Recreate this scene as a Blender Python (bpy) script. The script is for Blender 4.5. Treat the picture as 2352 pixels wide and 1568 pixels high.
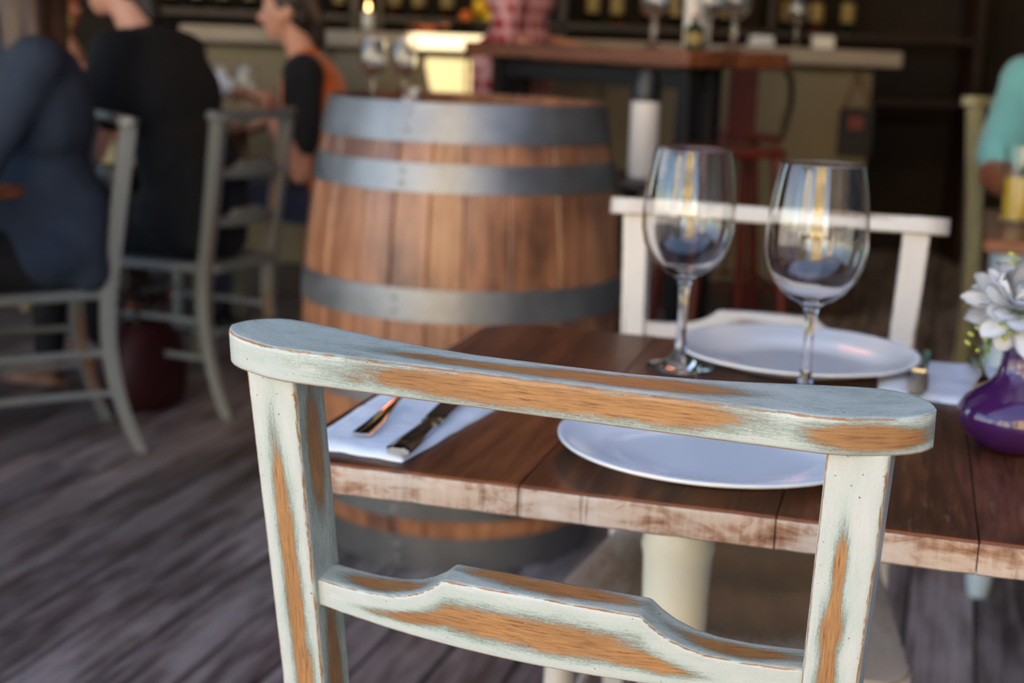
import bpy, bmesh, math, random
from math import sin, cos, pi, sqrt, radians
from mathutils import Vector, Matrix, noise as mnoise
random.seed(7)
S = bpy.context.scene
COL = S.collection
for o_ in list(bpy.data.objects): bpy.data.objects.remove(o_)

# ------------------------------------------------------------------ camera
F_PX, PITCH, ROLL, CAM_H = 3305.46, 0.20594, 0.0389, 1.0947
cd = bpy.data.cameras.new('camera'); cam = bpy.data.objects.new('camera', cd); COL.objects.link(cam)
fwv = Vector((0, cos(PITCH), -sin(PITCH))); up0 = Vector((0, sin(PITCH), cos(PITCH))); r0 = Vector((1, 0, 0))
rv = cos(ROLL)*r0 + sin(ROLL)*up0; uv_ = -sin(ROLL)*r0 + cos(ROLL)*up0
M = Matrix.Identity(4)
for i in range(3): M[i][0], M[i][1], M[i][2] = rv[i], uv_[i], -fwv[i]
M[0][3], M[1][3], M[2][3] = 0, 0, CAM_H
cam.matrix_world = M
cd.sensor_width = 36; cd.lens = F_PX/2352*36; cd.clip_start = .02; cd.clip_end = 200
cd.dof.use_dof = True; cd.dof.focus_distance = .875; cd.dof.aperture_fstop = 6.6
S.camera = cam
# ------------------------------------------------------------------ exposure, world, sun, lamps
S.view_settings.view_transform = 'Standard'; S.view_settings.look = 'None'
S.view_settings.exposure = 1.03; S.view_settings.gamma = 1; S.view_settings.use_curve_mapping = False
W = bpy.data.worlds.new('world'); S.world = W; W.use_nodes = True
wn = W.node_tree; bg = wn.nodes['Background']
sky = wn.nodes.new('ShaderNodeTexSky'); sky.sky_type = 'NISHITA'; sky.sun_disc = False
sky.sun_elevation = radians(38); sky.sun_rotation = radians(20); sky.air_density = 1.0; sky.dust_density = .4; sky.ozone_density = 1.6
# a blue sky with thin, evenly scattered cloud all round
tcw = wn.nodes.new('ShaderNodeTexCoord'); nzw = wn.nodes.new('ShaderNodeTexNoise'); nzw.inputs['Scale'].default_value = 2.6; nzw.inputs['Detail'].default_value = 6
rmw = wn.nodes.new('ShaderNodeValToRGB'); rmw.color_ramp.elements[0].position = .46; rmw.color_ramp.elements[1].position = .66; rmw.color_ramp.elements[1].color = (.32, .32, .32, 1)
mxw = wn.nodes.new('ShaderNodeMix'); mxw.data_type = 'RGBA'; mxw.inputs[7].default_value = (1.55, 1.48, 1.40, 1)
wn.links.new(tcw.outputs['Generated'], nzw.inputs['Vector']); wn.links.new(nzw.outputs['Fac'], rmw.inputs['Fac']); wn.links.new(rmw.outputs['Color'], mxw.inputs[0])
wn.links.new(sky.outputs[0], mxw.inputs[6]); wn.links.new(mxw.outputs[2], bg.inputs['Color']); bg.inputs['Strength'].default_value = 0.42

def lamp(kind, name, loc, energy, color, target=None, **kw):
    d = bpy.data.lights.new(name, kind); d.energy = energy; d.color = color
    for k, v in kw.items(): setattr(d, k, v)
    o = bpy.data.objects.new(name, d); COL.objects.link(o); o.location = loc
    if target is not None:
        o.rotation_euler = (Vector(target)-Vector(loc)).to_track_quat('-Z', 'Y').to_euler()
    return o
lamp('SUN', 'sun', (3, 10, 12), 17.0, (1.0, .89, .72), (0, -2, 0), angle=radians(.5))
lamp('SPOT', 'added_bar_sun_spot', (-1.6, 3.4, 1.75), 1150, (1.0, .90, .62), (-.22, 6.03, .98), spot_size=radians(7.2), spot_blend=.12, shadow_soft_size=.02)  # unseen spot without a fixture, added to make the sun patch on the bar
lamp('AREA', 'bar_ceiling_light', (.8, 5.3, 2.85), 5, (1.0, .70, .38), (.8, 5.9, .6), shape='RECTANGLE', size=2.4, size_y=.3)
lamp('AREA', 'back_shelf_light', (.6, 7.0, 2.3), 2.5, (1.0, .74, .42), (.6, 7.5, 1.3), shape='RECTANGLE', size=3.4, size_y=.15)

# ------------------------------------------------------------------ node helpers
class NT:
    def __init__(s, name):
        s.m = bpy.data.materials.new(name); s.m.use_nodes = True
        s.t = s.m.node_tree; s.b = s.t.nodes['Principled BSDF']
    def n(s, typ, **kw):
        x = s.t.nodes.new(typ)
        for k, v in kw.items(): setattr(x, k, v)
        return x
    def l(s, a, b): s.t.links.new(a, b)
    def coord(s, which='Object'): return s.n('ShaderNodeTexCoord').outputs[which]
    def mapping(s, src, scale=(1, 1, 1), rot=(0, 0, 0), loc=(0, 0, 0)):
        m = s.n('ShaderNodeMapping'); m.inputs['Scale'].default_value = scale; m.inputs['Rotation'].default_value = rot; m.inputs['Location'].default_value = loc
        s.l(src, m.inputs['Vector']); return m.outputs[0]
    def noise(s, vec, scale, detail=4, rough=.55, dist=0):
        x = s.n('ShaderNodeTexNoise'); x.inputs['Scale'].default_value = scale; x.inputs['Detail'].default_value = detail
        x.inputs['Roughness'].default_value = rough; x.inputs['Distortion'].default_value = dist
        if vec is not None: s.l(vec, x.inputs['Vector'])
        return x.outputs['Fac']
    def math(s, op, a, b=None, clamp=False):
        x = s.n('ShaderNodeMath', operation=op, use_clamp=clamp)
        for i, v in enumerate((a, b)):
            if v is None: continue
            if isinstance(v, (int, float)): x.inputs[i].default_value = v
            else: s.l(v, x.inputs[i])
        return x.outputs[0]
    def ramp(s, fac, stops, interp='LINEAR'):
        x = s.n('ShaderNodeValToRGB'); r = x.color_ramp; r.interpolation = interp
        while len(r.elements) < len(stops): r.elements.new(.5)
        for e, (p, c) in zip(r.elements, stops):
            e.position = p; e.color = (*c, 1) if len(c) == 3 else c
        s.l(fac, x.inputs['Fac']); return x.outputs['Color']
    def mix(s, fac, a, b, mode='MIX'):
        x = s.n('ShaderNodeMix', data_type='RGBA', blend_type=mode)
        if isinstance(fac, (int, float)): x.inputs[0].default_value = fac
        else: s.l(fac, x.inputs[0])
        for i, v in ((6, a), (7, b)):
            if isinstance(v, tuple): x.inputs[i].default_value = (*v, 1)
            else: s.l(v, x.inputs[i])
        return x.outputs[2]
    def attr(s, name):
        return s.n('ShaderNodeAttribute', attribute_name=name).outputs['Fac']
    def bump(s, h, strength=.3, dist=.002):
        x = s.n('ShaderNodeBump'); x.inputs['Strength'].default_value = strength; x.inputs['Distance'].default_value = dist
        s.l(h, x.inputs['Height']); s.l(x.outputs[0], s.b.inputs['Normal'])
    def set(s, **kw):
        for k, v in kw.items():
            i = s.b.inputs[k.replace('_', ' ')]
            if hasattr(v, 'is_output') or isinstance(v, bpy.types.NodeSocket): s.l(v, i)
            elif isinstance(v, tuple): i.default_value = (*v, 1) if len(v) == 3 else v
            else: i.default_value = v
        return s.m
def srgb(r, g, b):
    f = lambda c: (c/255/12.92) if c/255 <= .04045 else ((c/255+.055)/1.055)**2.4
    return (f(r), f(g), f(b))

def rand_obj(t, amt=.25):
    oi = t.n('ShaderNodeObjectInfo')
    return t.math('ADD', t.math('MULTIPLY', oi.outputs['Random'], amt), 1-amt/2)

def mat_plain(name, c, rough=.5, var=.12, scale=12, metallic=0.0, bump=0.0, spec=None, coat=0.0):
    t = NT(name); n = t.noise(t.coord(), scale, 5)
    d = tuple(x*(1-var) for x in c); e = tuple(min(1, x*(1+var)) for x in c)
    t.set(Base_Color=t.ramp(n, [(.3, d), (.7, e)]), Roughness=rough, Metallic=metallic, Coat_Weight=coat)
    if spec is not None: t.set(Specular_IOR_Level=spec)
    if bump: t.bump(t.noise(t.coord(), scale*8, 4), bump, .002)
    return t.m

def mat_painted(name, light, sage, antique, wood, wood2, rough=.36):
    # painted chair: paint worn through to wood where the stored wear value says so
    t = NT(name)
    uvc = t.n('ShaderNodeUVMap', uv_map='grain').outputs[0]
    wear = t.attr('wear'); edge = t.attr('edge')
    streak = t.noise(t.mapping(uvc, (70, 850, 1)), 1.0, 6, .7)
    fine = t.noise(t.mapping(uvc, (420, 2000, 1)), 1.0, 3, .7)
    broad = t.noise(t.mapping(uvc, (18, 70, 1)), 1.0, 4, .6)
    chip = t.noise(t.mapping(uvc, (60, 420, 1)), 1.0, 6, .72)
    m = t.math('ADD', wear, t.math('MULTIPLY', t.math('SUBTRACT', streak, .5), .70))
    m = t.math('ADD', m, t.math('MULTIPLY', t.math('SUBTRACT', fine, .5), .60))
    m = t.math('ADD', m, t.math('MULTIPLY', t.math('SUBTRACT', broad, .5), .42))
    e = t.math('MULTIPLY', edge, t.math('ADD', t.math('MULTIPLY', t.math('SUBTRACT', chip, .5), 1.5), .60))
    m2 = t.math('MAXIMUM', m, e)
    paint = t.mix(t.math('MULTIPLY', t.math('ADD', m, t.math('MULTIPLY', broad, .6)), 1.25, clamp=True), light, sage)
    paint = t.mix(t.math('MULTIPLY', fine, .22), paint, antique)
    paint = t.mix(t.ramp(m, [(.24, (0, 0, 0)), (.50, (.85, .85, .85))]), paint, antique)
    spots = t.noise(t.mapping(uvc, (330, 330, 1)), 1.0, 1, .4)
    paint = t.mix(t.ramp(spots, [(.75, (0, 0, 0)), (.79, (1, 1, 1))]), paint, wood2)
    grain = t.noise(t.mapping(uvc, (45, 700, 1)), 1.0, 6, .72, .2)
    wd = t.ramp(grain, [(.34, wood2), (.48, wood), (.66, tuple(min(1, c*1.35) for c in wood))])
    wd = t.mix(t.ramp(t.noise(t.mapping(uvc, (8, 30, 1)), 1.0, 3), [(.4, (0, 0, 0)), (.7, (.5, .5, .5))]), wd, wood2)
    fac = t.ramp(m2, [(.46, (0, 0, 0)), (.56, (1, 1, 1))])
    t.set(Base_Color=t.mix(fac, paint, wd), Roughness=t.math('ADD', t.math('MULTIPLY', streak, .16), rough-.06), Specular_IOR_Level=.5)
    t.bump(t.math('SUBTRACT', t.math('MULTIPLY', streak, .4), t.math('MULTIPLY', fac, .5)), .22, .0007)
    return t.m

def mat_wood(name, dark, mid, lite, axis='Y', rough=.35, coat=.0, sc=1.0, var=.3, bump=.15):
    t = NT(name); c = t.coord()
    s = {'X': (2*sc, 26*sc, 26*sc), 'Y': (26*sc, 2*sc, 26*sc), 'Z': (26*sc, 26*sc, 2*sc)}[axis]
    oi = t.n('ShaderNodeObjectInfo'); off = t.n('ShaderNodeVectorMath', operation='ADD')
    comb = t.n('ShaderNodeCombineXYZ')
    for i in range(3): t.l(t.math('MULTIPLY', oi.outputs['Random'], 7.0+i*3), comb.inputs[i])
    t.l(c, off.inputs[0]); t.l(comb.outputs[0], off.inputs[1]); c = off.outputs[0]
    g = t.noise(t.mapping(c, s), 1.0, 6, .62, .6)
    s2 = tuple(x*5 for x in s); f = t.noise(t.mapping(c, s2), 1.0, 3, .6)
    big = t.noise(t.mapping(c, tuple(x*.16 for x in s)), 1.0, 3, .5)
    v = t.math('ADD', t.math('MULTIPLY', g, .6), t.math('ADD', t.math('MULTIPLY', f, .22), t.math('MULTIPLY', big, .22)))
    col = t.ramp(v, [(.36, dark), (.52, mid), (.68, lite)])
    k = rand_obj(t, var); cc = t.n('ShaderNodeCombineColor')
    for i in range(3): t.l(k, cc.inputs[i])
    col = t.mix(1.0, col, cc.outputs[0], 'MULTIPLY')
    t.set(Base_Color=col, Roughness=t.math('ADD', t.math('MULTIPLY', f, .2), rough-.1), Coat_Weight=coat, Coat_Roughness=.18)
    t.bump(v, bump, .002)
    return t.m

def mat_table_top():
    t = NT('varnished_walnut'); c = t.coord()
    g = t.noise(t.mapping(c, (34, 3, 34)), 1.0, 6, .65, .8)
    f = t.noise(t.mapping(c, (260, 14, 260)), 1.0, 3, .6)
    big = t.noise(t.mapping(c, (7, 3, 7)), 1.0, 3)
    v = t.math('ADD', t.math('MULTIPLY', g, .5), t.math('ADD', t.math('MULTIPLY', f, .2), t.math('MULTIPLY', big, .3)))
    col = t.ramp(v, [(.40, srgb(38, 18, 9)), (.5, srgb(84, 43, 20)), (.61, srgb(132, 74, 38))])
    scr = t.noise(t.mapping(c, (170, 17, 170)), 1.0, 4, .7)
    zone = t.noise(t.mapping(c, (9, 7, 9), loc=(3.1, 1.2, 0)), 1.0, 2)
    sc = t.math('MULTIPLY', t.ramp(scr, [(.60, (0, 0, 0)), (.74, (1, 1, 1))]), t.ramp(zone, [(.48, (0, 0, 0)), (.64, (1, 1, 1))]))
    col = t.mix(t.math('MULTIPLY', sc, .5), col, srgb(170, 135, 110))
    col = t.mix(t.ramp(t.attr('edge'), [(.3, (0, 0, 0)), (.9, (1, 1, 1))]), col, srgb(150, 84, 38))
    k = rand_obj(t, .22); cc = t.n('ShaderNodeCombineColor')
    for i in range(3): t.l(k, cc.inputs[i])
    t.set(Base_Color=t.mix(1.0, col, cc.outputs[0], 'MULTIPLY'), Roughness=t.math('ADD', t.math('MULTIPLY', f, .2), .34), Coat_Weight=.18, Coat_Roughness=.2, Specular_IOR_Level=.4)
    t.bump(v, .12, .0012); return t.m

def mat_end_grain():
    t = NT('worn_end_grain'); c = t.coord()
    a = t.noise(t.mapping(c, (26, 26, 60)), 1.0, 5, .65, 1.0)
    b = t.noise(t.mapping(c, (120, 120, 20)), 1.0, 4, .65)
    z = t.noise(t.mapping(c, (11, 11, 34), loc=(1.7, 0, .4)), 1.0, 3)
    v = t.math('ADD', t.math('MULTIPLY', a, .5), t.math('ADD', t.math('MULTIPLY', b, .25), t.math('MULTIPLY', z, .35)))
    col = t.ramp(v, [(.40, srgb(96, 56, 36)), (.48, srgb(150, 108, 80)), (.56, srgb(184, 160, 140)), (.70, srgb(200, 184, 170))])
    line = t.noise(t.mapping(c, (44, 44, 4), rot=(0, .35, 0)), 1.0, 4, .6)
    col = t.mix(t.ramp(line, [(.60, (0, 0, 0)), (.68, (1, 1, 1))]), col, srgb(92, 66, 56))
    t.set(Base_Color=col, Roughness=.5); t.bump(v, .5, .002); return t.m

def mat_floor():
    t = NT('weathered_deck_boards'); c = t.coord()
    oi = t.n('ShaderNodeObjectInfo'); off = t.n('ShaderNodeVectorMath', operation='ADD'); comb = t.n('ShaderNodeCombineXYZ')
    for i in range(3): t.l(t.math('MULTIPLY', oi.outputs['Random'], 9.0+i*4), comb.inputs[i])
    t.l(c, off.inputs[0]); t.l(comb.outputs[0], off.inputs[1]); c = off.outputs[0]
    g = t.noise(t.mapping(c, (70, 2.4, 70)), 1.0, 6, .72, .3)
    f = t.noise(t.mapping(c, (24, 5, 24)), 1.0, 5, .68)
    big = t.noise(t.mapping(c, (5, 1.1, 5)), 1.0, 3)
    v = t.math('ADD', t.math('MULTIPLY', g, .45), t.math('ADD', t.math('MULTIPLY', f, .3), t.math('MULTIPLY', big, .3)))
    col = t.ramp(v, [(.40, srgb(42, 32, 30)), (.48, srgb(92, 82, 80)), (.56, srgb(142, 134, 136)), (.68, srgb(172, 164, 166))])
    k = rand_obj(t, .5); cc = t.n('ShaderNodeCombineColor')
    for i in range(3): t.l(k, cc.inputs[i])
    t.set(Base_Color=t.mix(1.0, col, cc.outputs[0], 'MULTIPLY'), Roughness=t.math('ADD', t.math('MULTIPLY', f, .3), .38), Specular_IOR_Level=.5)
    t.bump(v, .6, .006); return t.m

def mat_barrel():
    t = NT('barrel_oak'); c = t.coord()
    oi = t.n('ShaderNodeObjectInfo'); off = t.n('ShaderNodeVectorMath', operation='ADD'); comb = t.n('ShaderNodeCombineXYZ')
    for i in range(3): t.l(t.math('MULTIPLY', oi.outputs['Random'], 9.0+i*4), comb.inputs[i])
    t.l(c, off.inputs[0]); t.l(comb.outputs[0], off.inputs[1]); c2 = off.outputs[0]
    g = t.noise(t.mapping(c2, (40, 40, 2.4)), 1.0, 5, .6, .5)
    f = t.noise(t.mapping(c, (7, 7, 5)), 1.0, 5, .6)
    big = t.noise(t.mapping(c, (3.2, 3.2, 2.4), loc=(.7, 0, .3)), 1.0, 3)
    v = t.math('ADD', t.math('MULTIPLY', g, .35), t.math('ADD', t.math('MULTIPLY', f, .35), t.math('MULTIPLY', big, .3)))
    col = t.ramp(v, [(.38, srgb(82, 54, 42)), (.46, srgb(134, 90, 64)), (.54, srgb(164, 112, 78)), (.66, srgb(190, 140, 102))])
    stain = t.noise(t.mapping(c, (5, 5, 4), loc=(2, 1, 5)), 1.0, 4, .6)
    col = t.mix(t.ramp(stain, [(.52, (0, 0, 0)), (.66, (.75, .75, .75))]), col, srgb(76, 56, 56))
    k = rand_obj(t, .16); cc = t.n('ShaderNodeCombineColor')
    for i in range(3): t.l(k, cc.inputs[i])
    t.set(Base_Color=t.mix(1.0, col, cc.outputs[0], 'MULTIPLY'), Roughness=.36, Specular_IOR_Level=.5)
    t.bump(v, .25, .003); return t.m

def mat_steel(name, c, rough=.3, met=.9):
    t = NT(name); co = t.coord(); n = t.noise(co, 9, 5, .6); f = t.noise(t.mapping(co, (60, 60, 300)), 1.0, 3)
    t.set(Base_Color=t.ramp(n, [(.3, tuple(x*.65 for x in c)), (.6, c)]), Metallic=met, Roughness=t.math('ADD', t.math('MULTIPLY', n, .25), rough-.1))
    return t.m

def mat_glass(name, tint=(1, 1, 1), rough=0.0):
    t = NT(name); t.set(Base_Color=tint, Transmission_Weight=1.0, Roughness=rough, IOR=1.5); return t.m

def mat_emit(name, c, s):
    t = NT(name); t.set(Base_Color=c, Emission_Color=c, Emission_Strength=s); return t.m

def mat_cloth(name, c, var=.15, rough=.85, sheen=.3, sc=9):
    t = NT(name); co = t.coord(); n = t.noise(co, sc, 4); w = t.noise(co, 420, 2)
    t.set(Base_Color=t.ramp(n, [(.3, tuple(x*(1-var) for x in c)), (.7, tuple(min(1, x*(1+var)) for x in c))]), Roughness=rough, Sheen_Weight=sheen)
    t.bump(t.math('ADD', n, t.math('MULTIPLY', w, .1)), .35, .01); return t.m

def mat_plaid():
    t = NT('red_plaid_cloth'); co = t.coord()
    sep = t.n('ShaderNodeSeparateXYZ'); t.l(co, sep.inputs[0])
    def stripe(s, w, f): return t.ramp(t.math('FRACT', t.math('MULTIPLY', s, f)), [(0, (1, 1, 1)), (w, (1, 1, 1)), (w+.08, (0, 0, 0))])
    hx = t.math('ADD', sep.outputs[0], sep.outputs[1])
    a = stripe(hx, .42, 18.0); b = stripe(sep.outputs[2], .42, 18.0)
    col = t.mix(t.math('MULTIPLY', a, .55), srgb(168, 30, 52), srgb(226, 196, 200))
    col = t.mix(t.math('MULTIPLY', b, .5), col, srgb(222, 180, 186))
    both = t.math('MULTIPLY', t.math('SUBTRACT', 1, a), t.math('SUBTRACT', 1, b))
    col = t.mix(t.math('MULTIPLY', both, .7), col, srgb(130, 14, 36))
    t.set(Base_Color=col, Roughness=.85); return t.m

# ------------------------------------------------------------------ mesh helpers
def link(name, me, parent=None, loc=None, rotz=None):
    o = bpy.data.objects.new(name, me); COL.objects.link(o)
    if parent is not None: o.parent = parent
    if loc is not None: o.location = loc
    if rotz is not None: o.rotation_euler = (0, 0, rotz)
    return o
def mk(name, bm, mats, parent=None, smooth=True, loc=None, rotz=None, angle=40):
    me = bpy.data.meshes.new(name); bm.normal_update(); bm.to_mesh(me); bm.free()
    for m in (mats if isinstance(mats, (list, tuple)) else [mats]): me.materials.append(m)
    for p in me.polygons: p.use_smooth = smooth
    if smooth and angle:
        try: me.set_sharp_from_angle(angle=radians(angle))
        except Exception: pass
    return link(name, me, parent, loc, rotz)
def thing(name, label, cat, loc=(0, 0, 0), rotz=0, group=None):
    o = link(name, None, None, loc, rotz); o.empty_display_size = .1
    return tag(o, label, cat, group)
def tag(o, label, cat, group=None):
    o['label'] = label; o['category'] = cat
    if group: o['group'] = group
    return o
def struct(o): o['kind'] = 'structure'; return o
def dup(root, loc, rotz, label=None, group=None):
    r = root.copy(); COL.objects.link(r); r.location = loc; r.rotation_euler = (0, 0, rotz)
    if label: r['label'] = label
    if group: r['group'] = group
    for ch in list(root.children):
        c = ch.copy(); COL.objects.link(c); c.parent = r; c.matrix_parent_inverse = ch.matrix_parent_inverse.copy()
        for g in list(ch.children):
            d = g.copy(); COL.objects.link(d); d.parent = c; d.matrix_parent_inverse = g.matrix_parent_inverse.copy()
    return r
def add_box(bm, c, s, bev=0, rot=None, seg=1, mi=0):
    r = bmesh.ops.create_cube(bm, size=1)
    vs = r['verts']
    bmesh.ops.scale(bm, vec=s, verts=vs)
    es = list({e for v in vs for e in v.link_edges})
    if bev:
        b = bmesh.ops.bevel(bm, geom=es, offset=bev, segments=seg, affect='EDGES', profile=.5)
        vs = list({v for f in b['faces'] for v in f.verts} | {v for v in vs if v.is_valid})
    if rot is not None: bmesh.ops.rotate(bm, cent=(0, 0, 0), matrix=rot, verts=vs)
    bmesh.ops.translate(bm, vec=c, verts=vs)
    for f in {f for v in vs for f in v.link_faces}: f.material_index = mi
    return vs
def add_lathe(bm, prof, n=32, c=(0, 0, 0), closed=False, mod=None):
    rings = []
    for (r, z) in prof:
        if r < 1e-5: rings.append([bm.verts.new((c[0], c[1], c[2]+z))]); continue
        ring = []
        for i in range(n):
            a = 2*pi*i/n; rr, zz = (r, z) if mod is None else mod(r, z, a)
            ring.append(bm.verts.new((c[0]+rr*cos(a), c[1]+rr*sin(a), c[2]+zz)))
        rings.append(ring)
    pairs = list(zip(rings[:-1], rings[1:]))
    if closed: pairs.append((rings[-1], rings[0]))
    for A, B in pairs:
        for i in range(n):
            j = (i+1) % n
            if len(A) == 1 and len(B) == 1: break
            if len(A) == 1: bm.faces.new((A[0], B[j], B[i]))
            elif len(B) == 1: bm.faces.new((A[i], A[j], B[0]))
            else: bm.faces.new((A[i], A[j], B[j], B[i]))
    return rings
def add_tube(bm, pts, rad, n=10, cap=True):
    pts = [Vector(p) for p in pts]
    rads = rad if isinstance(rad, (list, tuple)) else [rad]*len(pts)
    rings = []; prev = None
    for i, p in enumerate(pts):
        d = (pts[min(i+1, len(pts)-1)]-pts[max(i-1, 0)]).normalized()
        if prev is None:
            a = Vector((0, 0, 1)) if abs(d.z) < .9 else Vector((1, 0, 0)); u = d.cross(a).normalized()
        else: u = (prev - d*prev.dot(d)).normalized()
        prev = u; w = d.cross(u)
        rings.append([bm.verts.new(p+(u*cos(2*pi*k/n)+w*sin(2*pi*k/n))*rads[i]) for k in range(n)])
    for A, B in zip(rings[:-1], rings[1:]):
        for k in range(n): bm.faces.new((A[k], A[(k+1) % n], B[(k+1) % n], B[k]))
    if cap:
        bm.faces.new(list(reversed(rings[0]))); bm.faces.new(rings[-1])
    return rings
def add_prism(bm, poly, z0, z1, mi=0):
    a = [bm.verts.new((x, y, z0)) for x, y in poly]; b = [bm.verts.new((x, y, z1)) for x, y in poly]
    n = len(poly); fs = [bm.faces.new(list(reversed(a))), bm.faces.new(b)]
    for i in range(n): fs.append(bm.faces.new((a[i], a[(i+1) % n], b[(i+1) % n], b[i])))
    for f in fs: f.material_index = mi
    return fs
def box_obj(name, c, s, mats, parent=None, bev=.004, loc=None, rotz=None, rot=None):
    bm = bmesh.new(); add_box(bm, c, s, bev, rot); return mk(name, bm, mats, parent, True, loc, rotz, 30)
def new(): return bmesh.new()

def loft(name, sections, mats, parent, wearfn=None):
    """sections: list of (list of (Vector, face, t, edge, perim), s). Makes a capped loft carrying wear / edge values and a grain UV."""
    bm = bmesh.new(); lw = bm.verts.layers.float.new('wear'); le = bm.verts.layers.float.new('edge'); uvl = bm.loops.layers.uv.new('grain')
    rings = []; info = {}
    for pts, s in sections:
        ring = []
        for (p, face, t, e, per) in pts:
            v = bm.verts.new(p); v[le] = e; v[lw] = wearfn(s, face, t) if wearfn else 0.0
            info[v] = (s, per); ring.append(v)
        rings.append(ring)
    n = len(rings[0]); tot = sections[0][0][-1][4]
    def setuv(f, wrap):
        for lp in f.loops:
            s, per = info[lp.vert]
            if wrap and per < 1e-6: per = tot*1.03
            lp[uvl].uv = (s, per)
    for A, B in zip(rings[:-1], rings[1:]):
        for k in range(n):
            j = (k+1) % n
            f = bm.faces.new((A[k], A[j], B[j], B[k])); setuv(f, j == 0)
    for f in (bm.faces.new(list(reversed(rings[0]))), bm.faces.new(rings[-1])): setuv(f, False)
    bmesh.ops.recalc_face_normals(bm, faces=bm.faces)
    return mk(name, bm, mats, parent, True, angle=55)

def rect_ring(y0, y1, z0, z1, r, ny, nz):
    """closed cross-section of a rounded bar: faces 'front' (y0, going up), 'top', 'back' (going down), 'bottom'."""
    out = []; per = 0; last = None
    r = min(r, (y1-y0)*.45, (z1-z0)*.45)
    def put(y, z, face, t, e):
        nonlocal per, last
        if last is not None: per += sqrt((y-last[0])**2+(z-last[1])**2)
        out.append((y, z, face, t, e, per)); last = (y, z)
    c = cos(pi/4)
    for i in range(nz+1):
        t = i/nz; put(y0, z0+r+(z1-z0-2*r)*t, 'front', t, .52 if t in (0, 1) else 0)
    put(y0+r*(1-c), z1-r*(1-c), 'front', 1, 1)
    for i in range(ny+1):
        t = i/ny; put(y0+r+(y1-y0-2*r)*t, z1, 'top', t, .52 if t in (0, 1) else 0)
    put(y1-r*(1-c), z1-r*(1-c), 'top', 1, 1)
    for i in range(nz+1):
        t = 1-i/nz; put(y1, z0+r+(z1-z0-2*r)*t, 'back', t, .52 if t in (0, 1) else 0)
    put(y1-r*(1-c), z0+r*(1-c), 'back', 0, 1)
    for i in range(ny+1):
        t = 1-i/ny; put(y0+r+(y1-y0-2*r)*t, z0, 'bottom', t, .52 if t in (0, 1) else 0)
    put(y0+r*(1-c), z0+r*(1-c), 'bottom', 0, 1)
    return out

def blobs(lst, base=None):
    """lst of (face, s, t, rs, rt): worn patches; 1 in the middle, .5 on the rim, 0 outside."""
    def fn(s, face, t):
        w = (base or {}).get(face, 0.0)
        for (f, a, b, ra, rb) in lst:
            if f != face: continue
            d = sqrt(((s-a)/ra)**2+((t-b)/rb)**2)
            w = max(w, 1.0-.5*d)
        return max(0.0, min(1.0, w))
    return fn

# ------------------------------------------------------------------ materials
C_WOOD = srgb(160, 116, 72); C_WOOD2 = srgb(110, 74, 46)
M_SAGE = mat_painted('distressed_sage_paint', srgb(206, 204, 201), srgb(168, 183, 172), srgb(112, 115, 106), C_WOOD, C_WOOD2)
M_CREAM = mat_painted('distressed_cream_paint', srgb(214, 205, 196), srgb(205, 195, 182), srgb(160, 146, 126), srgb(142, 114, 86), srgb(98, 78, 58), .42)
M_GREY = mat_painted('distressed_grey_paint', srgb(130, 135, 136), srgb(112, 118, 118), srgb(98, 96, 92), srgb(128, 92, 64), srgb(84, 58, 42), .4)
M_OLIVE = mat_painted('distressed_olive_paint', srgb(168, 160, 128), srgb(132, 124, 78), srgb(92, 84, 46), srgb(150, 104, 56), srgb(96, 66, 34), .4)
M_TOP = mat_table_top(); M_END = mat_end_grain(); M_FLOOR = mat_floor(); M_BARREL = mat_barrel()
M_HOOP = mat_steel('galvanised_hoop', srgb(142, 142, 144), .42, .75)
M_CUT = mat_steel('polished_cutlery_steel', (.62, .62, .62), .16, 1.0)
M_GLASS = mat_glass('clear_glass')
M_PLATE = mat_plain('white_porcelain', srgb(244, 245, 247), .1, .01, 5)
M_NAP = mat_cloth('white_napkin_paper', srgb(232, 234, 240), .03, .9, .1, 30)
M_PURPLE = mat_plain('purple_glazed_ceramic', srgb(60, 24, 74), .14, .06, 6, coat=.6)
def mat_petal():
    t = NT('white_petal'); t.set(Base_Color=srgb(250, 250, 251), Roughness=.6)
    tr = t.n('ShaderNodeBsdfTranslucent'); tr.inputs['Color'].default_value = (.95, .95, .95, 1)
    mx = t.n('ShaderNodeMixShader'); mx.inputs[0].default_value = .5
    t.l(t.b.outputs[0], mx.inputs[1]); t.l(tr.outputs[0], mx.inputs[2]); t.l(mx.outputs[0], t.t.nodes['Material Output'].inputs['Surface']); return t.m
M_PETAL = mat_petal()
M_LEAF = mat_plain('fresh_green_leaf', srgb(96, 128, 56), .5, .3, 40)
M_BUD = mat_plain('yellow_green_bud', srgb(168, 176, 78), .55, .2, 60)
M_DKWOOD = mat_wood('dark_stained_wood', srgb(22, 12, 8), srgb(40, 22, 14), srgb(62, 36, 22), 'Z', .45)
M_BROWNTOP = mat_wood('brown_table_wood', srgb(70, 36, 22), srgb(112, 64, 40), srgb(140, 86, 56), 'X', .4)
M_BLACK = mat_plain('black_painted_iron', srgb(13, 12, 13), .6, .3, 20)
M_REDMETAL = mat_plain('red_enamelled_metal', srgb(92, 24, 12), .4, .15, 12, coat=.2)
M_GREYMETAL = mat_plain('dark_tube_metal', srgb(70, 60, 48), .4, .2, 15, .6)
M_BARPANEL = mat_plain('cream_bar_panel', srgb(118, 106, 80), .55, .08, 4)
M_BARTOP = mat_plain('pale_stone_counter', srgb(150, 138, 124), .45, .08, 8)
M_WALL = mat_plain('dark_plaster_wall', srgb(38, 28, 22), .8, .25, 3)
M_CEIL = mat_plain('dark_ceiling_boards', srgb(44, 32, 26), .8, .2, 4)
M_SKIN = mat_plain('light_skin', srgb(206, 150, 126), .5, .06, 14)
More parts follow.
